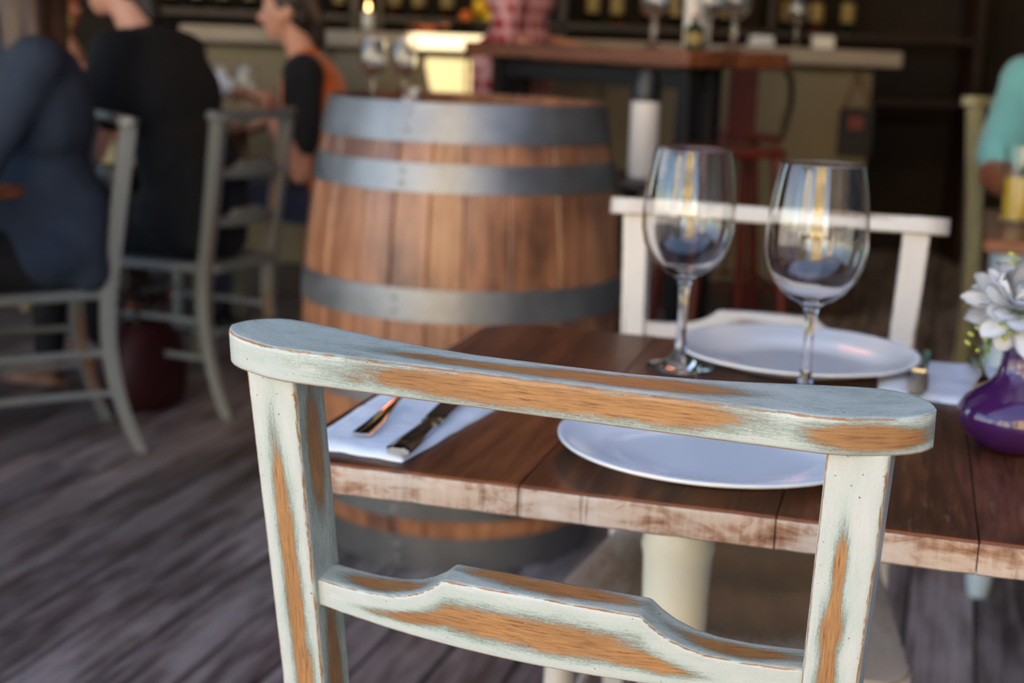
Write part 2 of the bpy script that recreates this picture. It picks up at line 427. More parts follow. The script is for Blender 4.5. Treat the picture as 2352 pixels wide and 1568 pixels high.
M_SKIN2 = mat_plain('tanned_skin', srgb(150, 88, 62), .5, .08, 14)
M_HAIR = mat_wood('dark_brown_hair', srgb(14, 9, 8), srgb(30, 20, 16), srgb(50, 34, 28), 'Z', .5, 0, 3)
M_HAIR2 = mat_wood('brown_hair', srgb(30, 18, 12), srgb(58, 38, 26), srgb(92, 64, 44), 'Z', .5, 0, 3)
M_EYE = mat_plain('eye_white', srgb(230, 226, 220), .2, .02, 10); M_IRIS = mat_plain('dark_iris', srgb(40, 26, 18), .2, .1, 10)
M_DENIM = mat_cloth('slate_blue_cotton', srgb(34, 45, 62), .22, .9, 0)
M_BLACKC = mat_cloth('black_cotton', srgb(12, 12, 17), .25, .9, 0)
M_ORANGE = mat_cloth('orange_cotton', srgb(206, 96, 20), .12)
M_NAVY = mat_cloth('navy_cotton', srgb(16, 19, 28), .2, .9, 0)
M_JEANS = mat_cloth('dark_denim', srgb(34, 40, 66), .2)
M_TEAL = mat_cloth('teal_cotton', srgb(110, 178, 178), .12)
M_RUST = mat_cloth('rust_cotton', srgb(82, 34, 24), .2)
M_PLAID = mat_plaid()
M_SHOE = mat_plain('worn_brown_leather', srgb(110, 78, 60), .55, .3, 40)
M_REDBAG = mat_cloth('dark_red_leather', srgb(48, 7, 12), .2, .5, 0)
M_PALEBLUE = mat_painted('pale_blue_paint', srgb(186, 204, 212), srgb(168, 190, 200), srgb(120, 134, 140), srgb(150, 100, 64), srgb(110, 70, 44), .45)
M_PEDESTAL = mat_plain('cream_enamelled_iron', srgb(216, 212, 196), .4, .06, 8, coat=.3)
M_STONE = mat_plain('yellow_sandstone', srgb(244, 212, 146), .8, .08, 2)
M_PAVE = mat_plain('grey_pavement', srgb(150, 146, 140), .85, .1, 3)
M_WINDOW = mat_plain('dark_window_glass', srgb(46, 54, 62), .12, .1, 2)
M_LEMON = mat_plain('lemon_peel', srgb(226, 178, 30), .4, .1, 30); M_LIME = mat_plain('lime_peel', srgb(140, 150, 40), .4, .15, 30)
M_ORNG = mat_plain('orange_peel', srgb(206, 108, 30), .4, .1, 30)
M_WHITE = mat_plain('matt_white', srgb(226, 222, 214), .6, .04, 10)
M_COPPER = mat_steel('copper', srgb(206, 120, 84), .3, .9)
M_BOTTLE = mat_glass('green_bottle_glass', srgb(60, 96, 50), .02); M_AMBER = mat_glass('amber_bottle_glass', srgb(190, 110, 40), .02)
M_LABEL = mat_plain('pale_bottle_label', srgb(150, 130, 80), .7, .1, 20)
M_SLATE = mat_plain('black_slate', srgb(24, 24, 26), .6, .2, 10); M_ROPE = mat_plain('brown_rope', srgb(110, 82, 54), .9, .2, 60)
M_PINK = mat_plain('faded_pink_print', srgb(128, 64, 58), .7, .15, 30)
M_WINE = mat_plain('pale_lemon_drink', srgb(214, 180, 60), .2, .05, 10)
M_GLOW = mat_emit('glowing_filament', (1.0, .32, .14), 45.0)
M_CHARCOAL = mat_plain('charcoal_enamel', srgb(28, 26, 26), .4, .2, 10)

# ------------------------------------------------------------------ the setting
X0, X1, Y0, Y1, ZC = -4.4, 3.3, -1.7, 8.2, 3.0
# floor: a slab below, weathered boards on it, each board a part
fl = struct(box_obj('floor', ((X0+X1)/2, (Y0+Y1)/2, -.07), (X1-X0, Y1-Y0, .08), M_DKWOOD, None, 0))
FA = .29; fd = Vector((sin(FA), cos(FA), 0)); fx = Vector((cos(FA), -sin(FA), 0))
def clip(poly, a, b, c):
    out = []
    for i in range(len(poly)):
        p, q = poly[i], poly[(i+1) % len(poly)]; dp, dq = a*p[0]+b*p[1]-c, a*q[0]+b*q[1]-c
        if dp <= 0: out.append(p)
        if (dp < 0) != (dq < 0) and dp != dq:
            t = dp/(dp-dq); out.append((p[0]+(q[0]-p[0])*t, p[1]+(q[1]-p[1])*t))
    return out
BW = .132; rnd = random.Random(3); nboards = 0
for i in range(-46, 40):
    v = -3.6 + rnd.random()*2.4
    while v < 9.6:
        ln = 2.6+rnd.random()*1.2
        a, b = i*BW+.003, (i+1)*BW-.004
        poly = [(a, v+.002), (b, v+.002), (b, v+ln-.002), (a, v+ln-.002)]
        poly = [tuple((fx*p[0]+fd*p[1])[:2]) for p in poly]
        for cl in ((-1, 0, -X0), (1, 0, X1), (0, -1, -Y0), (0, 1, Y1)):
            poly = clip(poly, *cl) if len(poly) > 2 else []
        v += ln
        if len(poly) < 3: continue
        cx_ = sum(p[0] for p in poly)/len(poly); cy_ = sum(p[1] for p in poly)/len(poly)
        if abs(sum(poly[k][0]*poly[(k+1) % len(poly)][1]-poly[(k+1) % len(poly)][0]*poly[k][1] for k in range(len(poly))))/2 < .01: continue
        dz = rnd.random()*.0025
        # board-local frame: y runs along the grain
        loc = Vector((cx_, cy_, 0))
        lp = [((Vector((p[0], p[1], 0))-loc).dot(fx), (Vector((p[0], p[1], 0))-loc).dot(fd)) for p in poly]
        bm = new(); add_prism(bm, lp, -.03, -.0028+dz)
        bmesh.ops.bevel(bm, geom=[e for e in bm.edges if all(vv.co.z > -.01 for vv in e.verts)], offset=.003, segments=1, affect='EDGES')
        mk('floor_board', bm, M_FLOOR, fl, False, loc, -FA); nboards += 1
struct(box_obj('wall_back', ((X0+X1)/2, Y1+.06, ZC/2-.07), (X1-X0+.3, .12, ZC+.14), M_WALL, None, 0))
# right wall with a dark doorway deep in the room
wr = struct(box_obj('wall_right', (X1+.06, (Y0+Y1)/2, ZC/2-.07), (.12, Y1-Y0, ZC+.14), M_WALL, None, 0))
YC = 1.0
struct(box_obj('ceiling', ((X0+X1)/2, (YC+Y1)/2, ZC+.05), (X1-X0+.3, Y1-YC+.3, .1), M_CEIL, None, 0))
bm = bmesh.new()
for (ya, yb, za, zb) in ((2.6, 4.7, -.14, ZC), (4.7, 5.9, -.14, .85), (4.7, 5.9, 2.25, ZC), (5.9, Y1, -.14, ZC)): add_box(bm, (X0-.06, (ya+yb)/2, (za+zb)/2), (.12, yb-ya, zb-za))
wl = struct(mk('wall_left', bm, M_WALL, None, False))
wf_ = struct(thing('window_1', '', '', (X0-.06, 5.3, 1.55)))
for k_ in ('label', 'category'): del wf_[k_]
for (yc, zc_, sy, sz) in ((-.575, 0, .05, 1.4), (.575, 0, .05, 1.4), (0, -.675, 1.1, .05), (0, .675, 1.1, .05), (0, 0, .04, 1.3)):
    bm = bmesh.new(); add_box(bm, (0, yc, zc_), (.06, sy, sz), .003); mk('window_frame', bm, M_BLACK, wf_, False)
# front right wall piece beside the open shopfront, header beams and dark posts of the opening
struct(box_obj('wall_front', (2.15, Y0-.06, ZC/2-.07), (2.3, .12, ZC+.14), M_WALL, None, 0))
struct(box_obj('trim_1', (-1.7, Y0-.06, 2.86), (5.4, .12, .28), M_DKWOOD, None, .004))
struct(box_obj('trim_2', (X0-.06, .45, 2.86), (.12, 4.3, .28), M_DKWOOD, None, .004))
k = 3
for px in (-4.4, -2.7, -.75, .95):
    struct(box_obj('trim_%d' % k, (px, Y0-.06, 1.36), (.09, .1, 2.72), M_BLACK, None, .004)); k += 1
for py in (.2, 2.0):
    struct(box_obj('trim_%d' % k, (X0-.06, py, 1.36), (.1, .1, 2.72), M_BLACK, None, .004)); k += 1
# street outside: pavement and a sunlit sandstone building seen only as a reflection
pv = tag(box_obj('pavement', (-3, -3, -.16), (60, 44, .1), M_PAVE, None, 0), 'grey street pavement outside the open restaurant front', 'pavement'); pv['kind'] = 'structure'
bd = thing('sandstone_building', 'sunlit yellow sandstone building across the street with rows of arched windows', 'building', (-3.2, -12, -.11))
bm = new(); add_box(bm, (0, -2, 4.2), (6.4, 4, 8.4), .02); mk('facade', bm, M_STONE, bd, False)
bm = new(); add_box(bm, (0, -2, 8.55), (6.9, 4.4, .3), .03); mk('cornice', bm, M_STONE, bd, False)
bm = new(); add_prism(bm, [(1.5*cos(pi*i/16), 1.5*sin(pi*i/16)) for i in range(17)], -.2, .2)
bmesh.ops.rotate(bm, cent=(0, 0, 0), matrix=Matrix.Rotation(pi/2, 3, 'X'), verts=bm.verts); bmesh.ops.translate(bm, vec=(0, -.1, 8.7), verts=bm.verts)
mk('round_gable', bm, M_STONE, bd, False)
for r_ in range(3):
    for c_ in range(4):
        wx, wz = -2.4+1.6*c_, 1.9+2.3*r_
        bm = new(); add_prism(bm, [(-.4, -.7), (.4, -.7)]+[(.4*cos(pi*i/8), .6+.4*sin(pi*i/8)) for i in range(9)], -.03, .06)
        bmesh.ops.rotate(bm, cent=(0, 0, 0), matrix=Matrix.Rotation(pi/2, 3, 'X'), verts=bm.verts); bmesh.ops.translate(bm, vec=(wx, .02, wz), verts=bm.verts)
        w_ = mk('window', bm, M_WINDOW, bd, False)
        bm = new(); add_box(bm, (wx, .08, wz-.76), (1.0, .16, .1), .01); mk('window_sill', bm, M_STONE, w_, False)
bd2 = thing('pale_building', 'pale rendered building down the street beside the sandstone one', 'building', (-13.5, -9, -.11), .5)
bm = new(); add_box(bm, (0, -2, 3), (7, 4, 6), .02); mk('facade', bm, M_WHITE, bd2, False)
for c_ in range(4):
    for r_ in range(2):
        bm = new(); add_box(bm, (-2.4+1.6*c_, 0, 1.7+2.2*r_), (.8, .1, 1.2), .01); mk('window', bm, M_WINDOW, bd2, False)

# ------------------------------------------------------------------ chapel chairs
LEAN = .1264; RZ = .895
def interp(tab, x):
    if x <= tab[0][0]: return tab[0][1]
    for (a, b), (c, d) in zip(tab[:-1], tab[1:]):
        if x <= c:
            t = (x-a)/(c-a); t = t*t*(3-2*t) if len(tab) < 0 else t
            return b+(d-b)*t
    return tab[-1][1]
def NP(a, b, c):     # rail frame -> chair frame (x right, y forward, z up, origin on the floor under the rail)
    return Vector((a, b*cos(LEAN)-c*sin(LEAN), RZ+b*sin(LEAN)+c*cos(LEAN)))
RB = [(0, .0355), (.05, .036), (.09, .0405), (.12, .046), (.155, .0545), (.18, .0598), (.195, .0618), (.203, .0610), (.211, .0582), (.2185, .0532), (.2230, .0482), (.2258, .0430), (.2272, .0385), (.2275, .0368)]
RF = [(0, .002), (.17, .002), (.185, .0045), (.2, .010), (.21, .0140), (.2175, .0188), (.2225, .0235), (.2257, .0285), (.2272, .0328), (.2275, .0345)]
def make_chair(name, label, cat_group, mat, wear, res=1.0, slat2=True, seat_d=.405):
    root = thing(name, label, 'chair', group=cat_group)
    TH = .0235
    # top rail
    h = .2275; xs = [h*sin(pi/2*(-1+2*i/int(120*res))) for i in range(int(120*res)+1)]
    secs = []
    for s in xs:
        y0, y1 = interp(RF, abs(s)), interp(RB, abs(s))
        if abs(s) > .2274: y0, y1 = .0345, .0372
        ring = rect_ring(y0, y1, -TH, 0, .0026, max(4, int(10*res)), max(4, int(8*res)))
        secs.append(([(NP(s*1.014-.0016, y, z), f, t, e, p) for (y, z, f, t, e, p) in ring], s))
    loft('top_rail', secs, mat, root, wear.get('rail'))
    # back posts (run on as the raked rear legs)
    for sg in (-1, 1):
        secs = []; n = int(90*res)
        ztop = NP(0, 0, -.0225).z; L_seat = .452
        for i in range(n+1):
            u = i/n
            c = -.0225 - u*(.90-.0225)
            sdist = -c
            xi = interp([(.02, .1728), (.25, .1635), (.45, .160), (.9, .166)], sdist); xo = interp([(.02, .2086), (.25, .1965), (.45, .194), (.9, .196)], sdist)
            b0, b1 = .0113, .0503
            if sdist <= L_seat:
                P = lambda a, b, c=c: NP(a, b, c)
            else:
                q = (sdist-L_seat)/(.90-L_seat)      # 0 seat .. 1 floor
                base = NP(0, .0113, -L_seat); yy = base.y+.055*q*(1-q)-.075*q*q; zz = base.z*(1-q); dep = .038-.006*q
                P = lambda a, b, yy=yy, zz=zz, dep=dep: Vector((a, yy+(b-b0)/(b1-b0)*dep, zz))
            xa, xb = (xi, xo) if sg > 0 else (-xo, -xi)
            ring = rect_ring(b0, b1, xa, xb, .0024, max(4, int(8*res)), max(4, int(8*res)))
            secs.append(([(P(a, b), f, t, e, p) for (b, a, f, t, e, p) in ring], sdist))
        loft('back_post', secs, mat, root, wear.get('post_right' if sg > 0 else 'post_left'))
    # shaped back slats
    for k, dz in enumerate((0, -.145) if slat2 else (0,)):
        secs = []; n = int(110*res)
        top = [(0, -.1468), (.035, -.1471), (.0655, -.1480), (.0675, -.1486), (.074, -.1545), (.083, -.1605), (.095, -.1657), (.11, -.1692), (.13, -.1711), (.15, -.1716), (.17, -.1716)]
        for i in range(n+1):
            s = -.1685+.337*i/n; q = (abs(s)/.165)**2
            bow = .0175-.0148*(1-min(1, q)); bot = -.1963+(-.1919+.1963)*q
            ring = rect_ring(bow, bow+.0265, bot, interp(top, abs(s)), .0018, max(4, int(7*res)), max(4, int(9*res)))
            secs.append(([(NP(s, y, z+dz), f, t, e, p) for (y, z, f, t, e, p) in ring], s))
        loft('back_slat', secs, mat, root, wear.get('slat') if k == 0 else None)
    # seat: thick trapezoid board with rounded corners
    sz = .452; secs = []
    for i in range(int(30*res)+1):
        v = i/int(30*res); y = .062+seat_d*v
        hw = .168+.056*v
        if v > .9: hw -= .03*((v-.9)/.1)**2
        if v < .06: hw -= .012*((.06-v)/.06)**2
        dish = .006*(1-((v-.5)/.5)**2)
        ring = rect_ring(-hw, hw, sz-.028, sz-dish*.0, .006, int(24*res), 3)
        secs.append(([(Vector((a, y, z - (dish*(1-min(1, abs(a)/hw)**2) if f == 'top' else 0))), f, t, e, p) for (a, z, f, t, e, p) in ring], y))
    loft('seat', secs, mat, root, wear.get('seat'))
    # turned front legs
    for sg in (-1, 1):
        bm = new(); prof = [(0, 0), (.013, 0), (.017, .02), (.0185, .05), (.016, .075), (.013, .085), (.0165, .1), (.019, .2), (.020, .34), (.018, .4), (.019, .426), (0, .426)]
        add_lathe(bm, prof, 16); bmesh.ops.translate(bm, vec=(sg*.188, .438, 0), verts=bm.verts); mk('front_leg', bm, mat, root)
    for sg in (-1, 1):
        for z in (.17, .28):
            bm = new(); add_tube(bm, [(sg*.178, .075, z), (sg*.183, .25, z+.002), (sg*.188, .43, z)], [.0085, .0105, .0085], 10); mk('side_stretcher', bm, mat, root)
    for z in (.20, .31):
        bm = new(); add_tube(bm, [(-.188, .438, z), (0, .438, z), (.188, .438, z)], [.0085, .0105, .0085], 10); mk('front_stretcher', bm, mat, root)
    bm = new(); add_tube(bm, [(-.176, .07, .24), (0, .07, .24), (.176, .07, .24)], [.0085, .0105, .0085], 10); mk('rear_stretcher', bm, mat, root)
    return root

near_wear_shade = {
    'rail': blobs([('front', .0, .62, .112, .52), ('front', -.06, .60, .05, .42), ('front', .075, .66, .05, .48), ('front', .192, .50, .030, .42), ('front', .213, .42, .012, .3), ('top', -.005, .42, .100, .20), ('top', .05, .5, .07, .3), ('back', 0, .5, .1, .4)], {'top': .26, 'front': .06}),
    'post_left': blobs([('front', .125, .46, .055, .17), ('front', .19, .53, .08, .21), ('front', .27, .6, .06, .24), ('front', .36, .5, .08, .2), ('top', .083, .50, .046, .25), ('top', .255, .48, .052, .27), ('bottom', .2, .5, .1, .3)], {'top': .34}),  # worn patches; the 'top' base paints shade onto the post's right side face
    'post_right': blobs([('front', .096, .42, .022, .12), ('front', .118, .42, .03, .11), ('front', .140, .40, .022, .20), ('front', .160, .42, .04, .15), ('front', .186, .42, .024, .22), ('front', .25, .45, .06, .2), ('bottom', .12, .5, .05, .25)]),
    'slat': blobs([('front', .010, .46, .060, .24), ('front', -.030, .47, .055, .22), ('front', -.078, .44, .042, .15), ('front', .066, .38, .034, .16), ('top', -.118, .52, .030, .33), ('top', .012, .62, .046, .36), ('top', -.03, .75, .03, .25), ('top', .125, .50, .034, .30)], {'top': .22, 'front': .06}),
    'seat': blobs([('top', .25, .5, .12, .3)])}
pale_wear = {
    'rail': blobs([('back', -.09, .9, .05, .14), ('top', -.05, .8, .1, .2)]),
    'post_left': blobs([('back', .18, .05, .06, .05)]), 'post_right': blobs([('back', .2, .9, .05, .04)]),
    'slat': blobs([('back', .022, .55, .024, .20)]),
    'seat': blobs([('top', .26, .5, .17, .42), ('top', .40, .5, .08, .3)])}
grey_wear = {
    'rail': blobs([('top', .1, .5, .05, .3), ('back', .2, .5, .03, .4), ('front', .2, .5, .03, .4)]),
    'post_left': blobs([('top', .3, .4, .2, .2), ('front', .4, .2, .2, .2)]), 'post_right': blobs([('bottom', .25, .5, .2, .2), ('bottom', .7, .4, .15, .4)]),
    'slat': blobs([('top', 0, .5, .05, .3)]), 'seat': blobs([('top', .25, .5, .1, .2)])}
NEAR = make_chair('chapel_chair', 'large sage painted wooden chair in front, worn through to orange wood along its top rail', None, M_SAGE, near_wear_shade, 1.6)
NEAR.location = (.0150, .8399, 0); NEAR.rotation_euler = (0, 0, -.36)
FAR = make_chair('chapel_chair', 'cream white wooden chair on the far side of the set table, behind the wine glasses', None, M_CREAM, pale_wear, 1.0, seat_d=.485)
FAR.location = (.3588, 1.9869, 0); FAR.rotation_euler = (0, 0, pi-.2477); FAR.scale = (.986,)*3
G1 = make_chair('chapel_chair', 'grey painted wooden chair under the person in the slate blue top', None, M_GREY, grey_wear, .6)
G1.location = (-1.042, 3.794, 0); G1.rotation_euler = (0, 0, radians(120)); G1.scale = (.97,)*3
G2 = dup(G1, (-.736, 4.17, 0), radians(68.5), 'grey painted wooden chair nearest the barrel, open slatted back behind the person in black')

# ------------------------------------------------------------------ the set table
YT = .2641; TO = Vector((-.1967, 1.1486, 0)); TX = Vector((cos(YT), -sin(YT), 0)); TY = Vector((sin(YT), cos(YT), 0)); TZ = .75
def tp(x, y, z=TZ): return TO+TX*x+TY*y+Vector((0, 0, z))
TW, TD, TT = .652, .6465, .027
tb = thing('dining_table', 'varnished brown plank table laid for two on a cream iron pedestal', 'table', TO, -YT)
def rounded_rect(x0, x1, y0, y1, rs, n=6):
    out = []
    for (cx_, cy_, a0, r) in ((x0, y0, pi, rs[0]), (x1, y0, 1.5*pi, rs[1]), (x1, y1, 0, rs[2]), (x0, y1, .5*pi, rs[3])):
        if r <= 0: out.append((cx_, cy_)); continue
        ox = cx_+(r if cx_ == x0 else -r); oy = cy_+(r if cy_ == y0 else -r)
        for i in range(n+1): a = a0+.5*pi*i/n; out.append((ox+r*cos(a), oy+r*sin(a)))
    return out
seams = [0, .2135, .416, .563, TW]
rr = random.Random(5)
for i in range(4):
    a, b = seams[i]+(.0004 if i else 0), seams[i+1]-(.0004 if i < 3 else 0)
    rs = [.022 if i == 0 else .0008, .022 if i == 3 else .0008, .055 if i == 3 else .0008, .055 if i == 0 else .0008]
    poly = rounded_rect(a, b, 0, TD, rs)
    # densify outline so that the edge can be knocked about
    dense = []
    for k_ in range(len(poly)):
        p, q = Vector(poly[k_]), Vector(poly[(k_+1) % len(poly)]); m_ = max(1, int((q-p).length/.007))
        for j in range(m_): dense.append(p.lerp(q, j/m_))
    bm = new(); le = bm.verts.layers.float.new('edge')
    cen = Vector(((a+b)/2, TD/2)); levels = [(TZ-TT, .003, 1), (TZ-TT+.002, 0, 0), (TZ-.0055, 0, 0), (TZ-.0022, .0006, 0), (TZ-.0004, .0022, 1), (TZ, .0045, 0), (TZ, .010, 0)]
    rings = []
    for li, (z, ins, ed) in enumerate(levels):
        ring = []
        for k_, p in enumerate(dense):
            outer = (p.y < .01) or (p.y > TD-.01) or (i == 0 and p.x < .02) or (i == 3 and p.x > TW-.02)
            nn = (mnoise.noise(Vector((p.x*60, p.y*60, z*90+i)))*.0016 + max(0, mnoise.noise(Vector((p.x*28, p.y*28, i*3.3)))-.25)*.006) if outer and li in (0, 1, 2, 3, 4) else 0
            iy = ins+nn if (p.y < TD/2) else -(ins+nn); ix = (ins if p.x < cen.x else -ins)
            sx = 1 if (i == 0 and p.x < cen.x) or (i == 3 and p.x > cen.x) else .12
            v = bm.verts.new((p.x+ix*sx*min(1, abs(p.x-cen.x)/(b-a)*2), p.y+iy*min(1, abs(p.y-cen.y)/TD*2.0), z)); v[le] = ed if outer else 0
            ring.append(v)
        rings.append(ring)
    n_ = len(dense)
    for li in range(len(rings)-1):
        for k_ in range(n_):
            f = bm.faces.new((rings[li][k_], rings[li][(k_+1) % n_], rings[li+1][(k_+1) % n_], rings[li+1][k_])); f.material_index = 1 if li < 3 else 0
    bm.faces.new(rings[-1]); bm.faces.new(list(reversed(rings[0])))
    mk('table_plank', bm, [M_TOP, M_END], tb, True, angle=50)
for (y_) in (.13, .50):
    bm = new(); add_box(bm, (TW/2, y_, TZ-TT-.011), (TW-.16, .06, .020), .003); mk('batten', bm, M_DKWOOD, tb)
bm = new(); add_lathe(bm, [(0, .035), (.036, .035), (.040, .05), (.036, .07), (.033, .1), (.033, .56), (.0345, .60), (.037, .612), (.0345, .622), (.0335, .655), (.0345, .675), (.040, .684), (.040, .700), (.0, .7005)], 32, (.302, .300, 0)); mk('pedestal_column', bm, M_PEDESTAL, tb)
bm = new(); add_box(bm, (.302, .300, .7015), (.20, .20, .003), .001); mk('mounting_plate', bm, M_PEDESTAL, tb)
bm = new()
for a in range(4):
    an = a*pi/2+pi/4
    add_tube(bm, [(.302+.02*cos(an), .300+.02*sin(an), .045), (.302+.14*cos(an), .300+.14*sin(an), .035), (.302+.27*cos(an), .300+.27*sin(an), .014)], [.022, .018, .013], 10)
mk('pedestal_foot', bm, M_PEDESTAL, tb)

# plates
def make_plate(label, P, rot):
    bm = new()
    prof = [(0, .0035), (.055, .0035), (.078, .004), (.086, .0062), (.094, .0102), (.100, .0125), (.115, .0155), (.128, .0188), (.1335, .0202), (.1350, .0196), (.1352, .0182), (.1335, .0165), (.115, .0122), (.098, .0088), (.088, .003), (.080, .0), (.075, .0), (.073, .0018), (0, .0018)]
    def mod(r, z, a):
        if .09 < r < .118 and z > .0095: z += .00035*sin(a*72)*(1 if r < .105 else .5)
        return r, z
    add_lathe(bm, list(reversed(prof)), 288, mod=mod)
    bmesh.ops.recalc_face_normals(bm, faces=bm.faces)
    o = mk('dinner_plate', bm, M_PLATE, None, True, P, rot, 60); return tag(o, label, 'plate')
make_plate('white dinner plate at the near place, partly behind the sage chair rail', tuple(tp(0, 0)*0+Vector((.1772, 1.1865, TZ+.0006))), 0)
make_plate('white dinner plate at the far place, in front of the cream white chair', (.3199, 1.5813, TZ+.0006), 1)

# wine glasses
def make_glass(name, label, loc, sc=1.0, cat='wine glass', parts=True, n=96, group=None):
    g = thing(name, label, cat, loc, 0, group); g.scale = (sc, sc, sc)
    out = [(0, .0), (.036, .0), (.0375, .0008), (.0372, .0018), (.030, .0032), (.019, .0056), (.0105, .011), (.0068, .020), (.0054, .034), (.0048, .056), (.0050, .078), (.0060, .090), (.0082, .0975), (.0130, .1015), (.0215, .1055), (.0315, .1130), (.0405, .1240), (.0465, .1370), (.0496, .1520), (.0502, .1640), (.0496, .1790), (.0480, .1950), (.0456, .2120), (.0428, .2270), (.0412, .2345), (.0405, .2376), (.0402, .23865)]
    inn = [(.0400, .23895), (.0398, .23902), (.0396, .23895), (.0394, .23865), (.0397, .2376), (.0404, .2345), (.0420, .2268), (.0447, .2115), (.0470, .1948), (.0486, .1790), (.0491, .1640), (.0485, .1522), (.0453, .1376), (.0392, .1250), (.0300, .1146), (.0200, .1078), (.0110, .1050), (0, .1042)]
    # stem/foot and bowl are one blown piece
    bm = new(); add_lathe(bm, out+inn, n); bmesh.ops.recalc_face_normals(bm, faces=bm.faces)
    mk('bowl_and_stem', bm, M_GLASS, g, True, angle=0)
    return g
make_glass('wine_glass', 'clear stemmed wine glass further from the vase, standing left of the far plate', (.185, 1.546, TZ+.0006))
make_glass('wine_glass', 'clear stemmed wine glass nearer the purple vase, its stem in front of the far plate', (.295, 1.405, TZ+.0006))

# napkins
def make_napkin(label, quad, seed, z=TZ+.0006):
    bm = new(); n = 40; rng = random.Random(seed); grid = []
    layers = 3
    for ly in range(2):
        g = []
        for i in range(n+1):
            row = []
            for j in range(n+1):
                u, v = i/n, j/n
                p = (quad[0]*(1-u)*(1-v)+quad[1]*u*(1-v)+quad[2]*u*v+quad[3]*(1-u)*v).copy()
                ed = min(u, 1-u, v, 1-v)
                w = .0045*min(1, ed*16)**.5*1.0
                wav = mnoise.noise(Vector((p.x*22, p.y*22, seed)))*.0018+mnoise.noise(Vector((p.x*70, p.y*70, seed+3)))*.0006
                out = (p-(quad[0]+quad[2])/2); out.z = 0
                p = p+out.normalized()*(mnoise.noise(Vector((u*6, v*6, seed+7)))*.0035 if ed < .001 else 0)
                p.z = z+(w+max(0, wav+.0006)) if ly else z
                row.append(bm.verts.new(p))
            g.append(row)
        for i in range(n):
            for j in range(n):
                q = (g[i][j], g[i+1][j], g[i+1][j+1], g[i][j+1]); bm.faces.new(q if ly else tuple(reversed(q)))
        grid.append(g)
    A, B = grid
    for i in range(n):
        for (a, b, c, d) in ((A[i][0], A[i+1][0], B[i+1][0], B[i][0]), (A[i+1][n], A[i][n], B[i][n], B[i+1][n]), (A[0][i+1], A[0][i], B[0][i], B[0][i+1]), (A[n][i], A[n][i+1], B[n][i+1], B[n][i])):
            bm.faces.new((a, b, c, d))
    bmesh.ops.recalc_face_normals(bm, faces=bm.faces)
    return tag(mk('napkin', bm, M_NAP, None, True, angle=70), label, 'napkin')
make_napkin('folded white napkin under the fork and knife at the near left corner of the table', [tp(.012, .034), tp(.108, .022), tp(.134, .245), tp(.012, .245)], 2)
make_napkin('folded white napkin at the far place between the cream chair and the purple vase', [tp(.478, .443), tp(.600, .425), tp(.606, .628), tp(.474, .632)], 5)

# cutlery lying along +y from its handle end
def make_knife(label, P, rot, curve=0):
    k = thing('table_knife', label, 'knife', P, rot)
    secs = [(0, .0080, .0058), (.003, .0092, .0072), (.03, .0090, .0070), (.075, .0070, .0058), (.094, .0062, .0052), (.098, .0076, .0058), (.108, .0076, .0056)]
    bm = new(); rings = []
    for (y, w, hh) in secs:
        w *= 1.18
        pts = []
        for (a, b) in ((-1, .18), (-.86, 0), (.86, 0), (1, .18), (1, .62), (.55, .92), (.5, 1), (.42, .86), (-.42, .86), (-.5, 1), (-.55, .92), (-1, .62)):
            pts.append(bm.verts.new((a*w, y, b*hh)))
        rings.append(pts)
    for A, B in zip(rings[:-1], rings[1:]):
        for i in range(12): bm.faces.new((A[i], A[(i+1) % 12], B[(i+1) % 12], B[i]))
    bm.faces.new(list(reversed(rings[0]))); bm.faces.new(rings[-1]); bmesh.ops.recalc_face_normals(bm, faces=bm.faces)
    mk('knife_handle', bm, M_CUT, k, True, angle=25)
    bm = new(); ol = [(-.0085, .108), (-.0095, .113), (-.0105, .15), (-.0105, .195), (-.006, .217), (.003, .226), (.0085, .220), (.0095, .19), (.0095, .113), (.0075, .108)]
    add_prism(bm, list(reversed(ol)), .0022, .0036); bmesh.ops.recalc_face_normals(bm, faces=bm.faces)
    mk('knife_blade', bm, M_CUT, k, True, angle=30); return k
def make_fork(label, P, rot):
    k = thing('table_fork', label, 'fork', P, rot); bm = new(); rings = []
    for (y, w, z, th) in ((0, .0078, .0012, .0022), (.004, .0088, .001, .0026), (.04, .0078, .002, .0026), (.08, .0045, .006, .003), (.11, .0033, .0095, .0034), (.132, .0035, .0095, .0032), (.140, .0070, .0075, .0022), (.152, .0115, .0045, .0018), (.165, .0122, .0038, .0016)):
        pts = []
        for (a, b) in ((-1, .2), (-.8, 0), (.8, 0), (1, .2), (1, .7), (.7, 1), (.35, .8), (-.35, .8), (-.7, 1), (-1, .7)): pts.append(bm.verts.new((a*w, y, z+b*th)))
        rings.append(pts)
    for A, B in zip(rings[:-1], rings[1:]):
        for i in range(10): bm.faces.new((A[i], A[(i+1) % 10], B[(i+1) % 10], B[i]))
    bm.faces.new(list(reversed(rings[0]))); bm.faces.new(rings[-1]); bmesh.ops.recalc_face_normals(bm, faces=bm.faces)
    mk('fork_handle', bm, M_CUT, k, True, angle=30)
    for x_ in (-.0100, -.0034, .0034, .0100):
        bm = new(); add_tube(bm, [(x_, .164, .0046), (x_, .19, .0035), (x_*.95, .212, .0072)], [.0019, .0018, .0010], 8); mk('tine', bm, M_CUT, k)
    return k
zn = TZ+.0075
make_fork('steel fork on the near napkin, left of the knife', tuple(tp(.057, .059, zn)), -YT+.035)
make_knife('steel knife with dark reflecting blade on the near napkin', tuple(tp(.104, .022, zn)), -YT+.045)
make_knife('steel knife on the far napkin beside the cream chair post', tuple(tp(.521, .640, zn)), pi-YT-.02)
make_fork('steel fork on the far napkin, next to the purple vase', tuple(tp(.580, .630, zn)), pi-YT+.03)

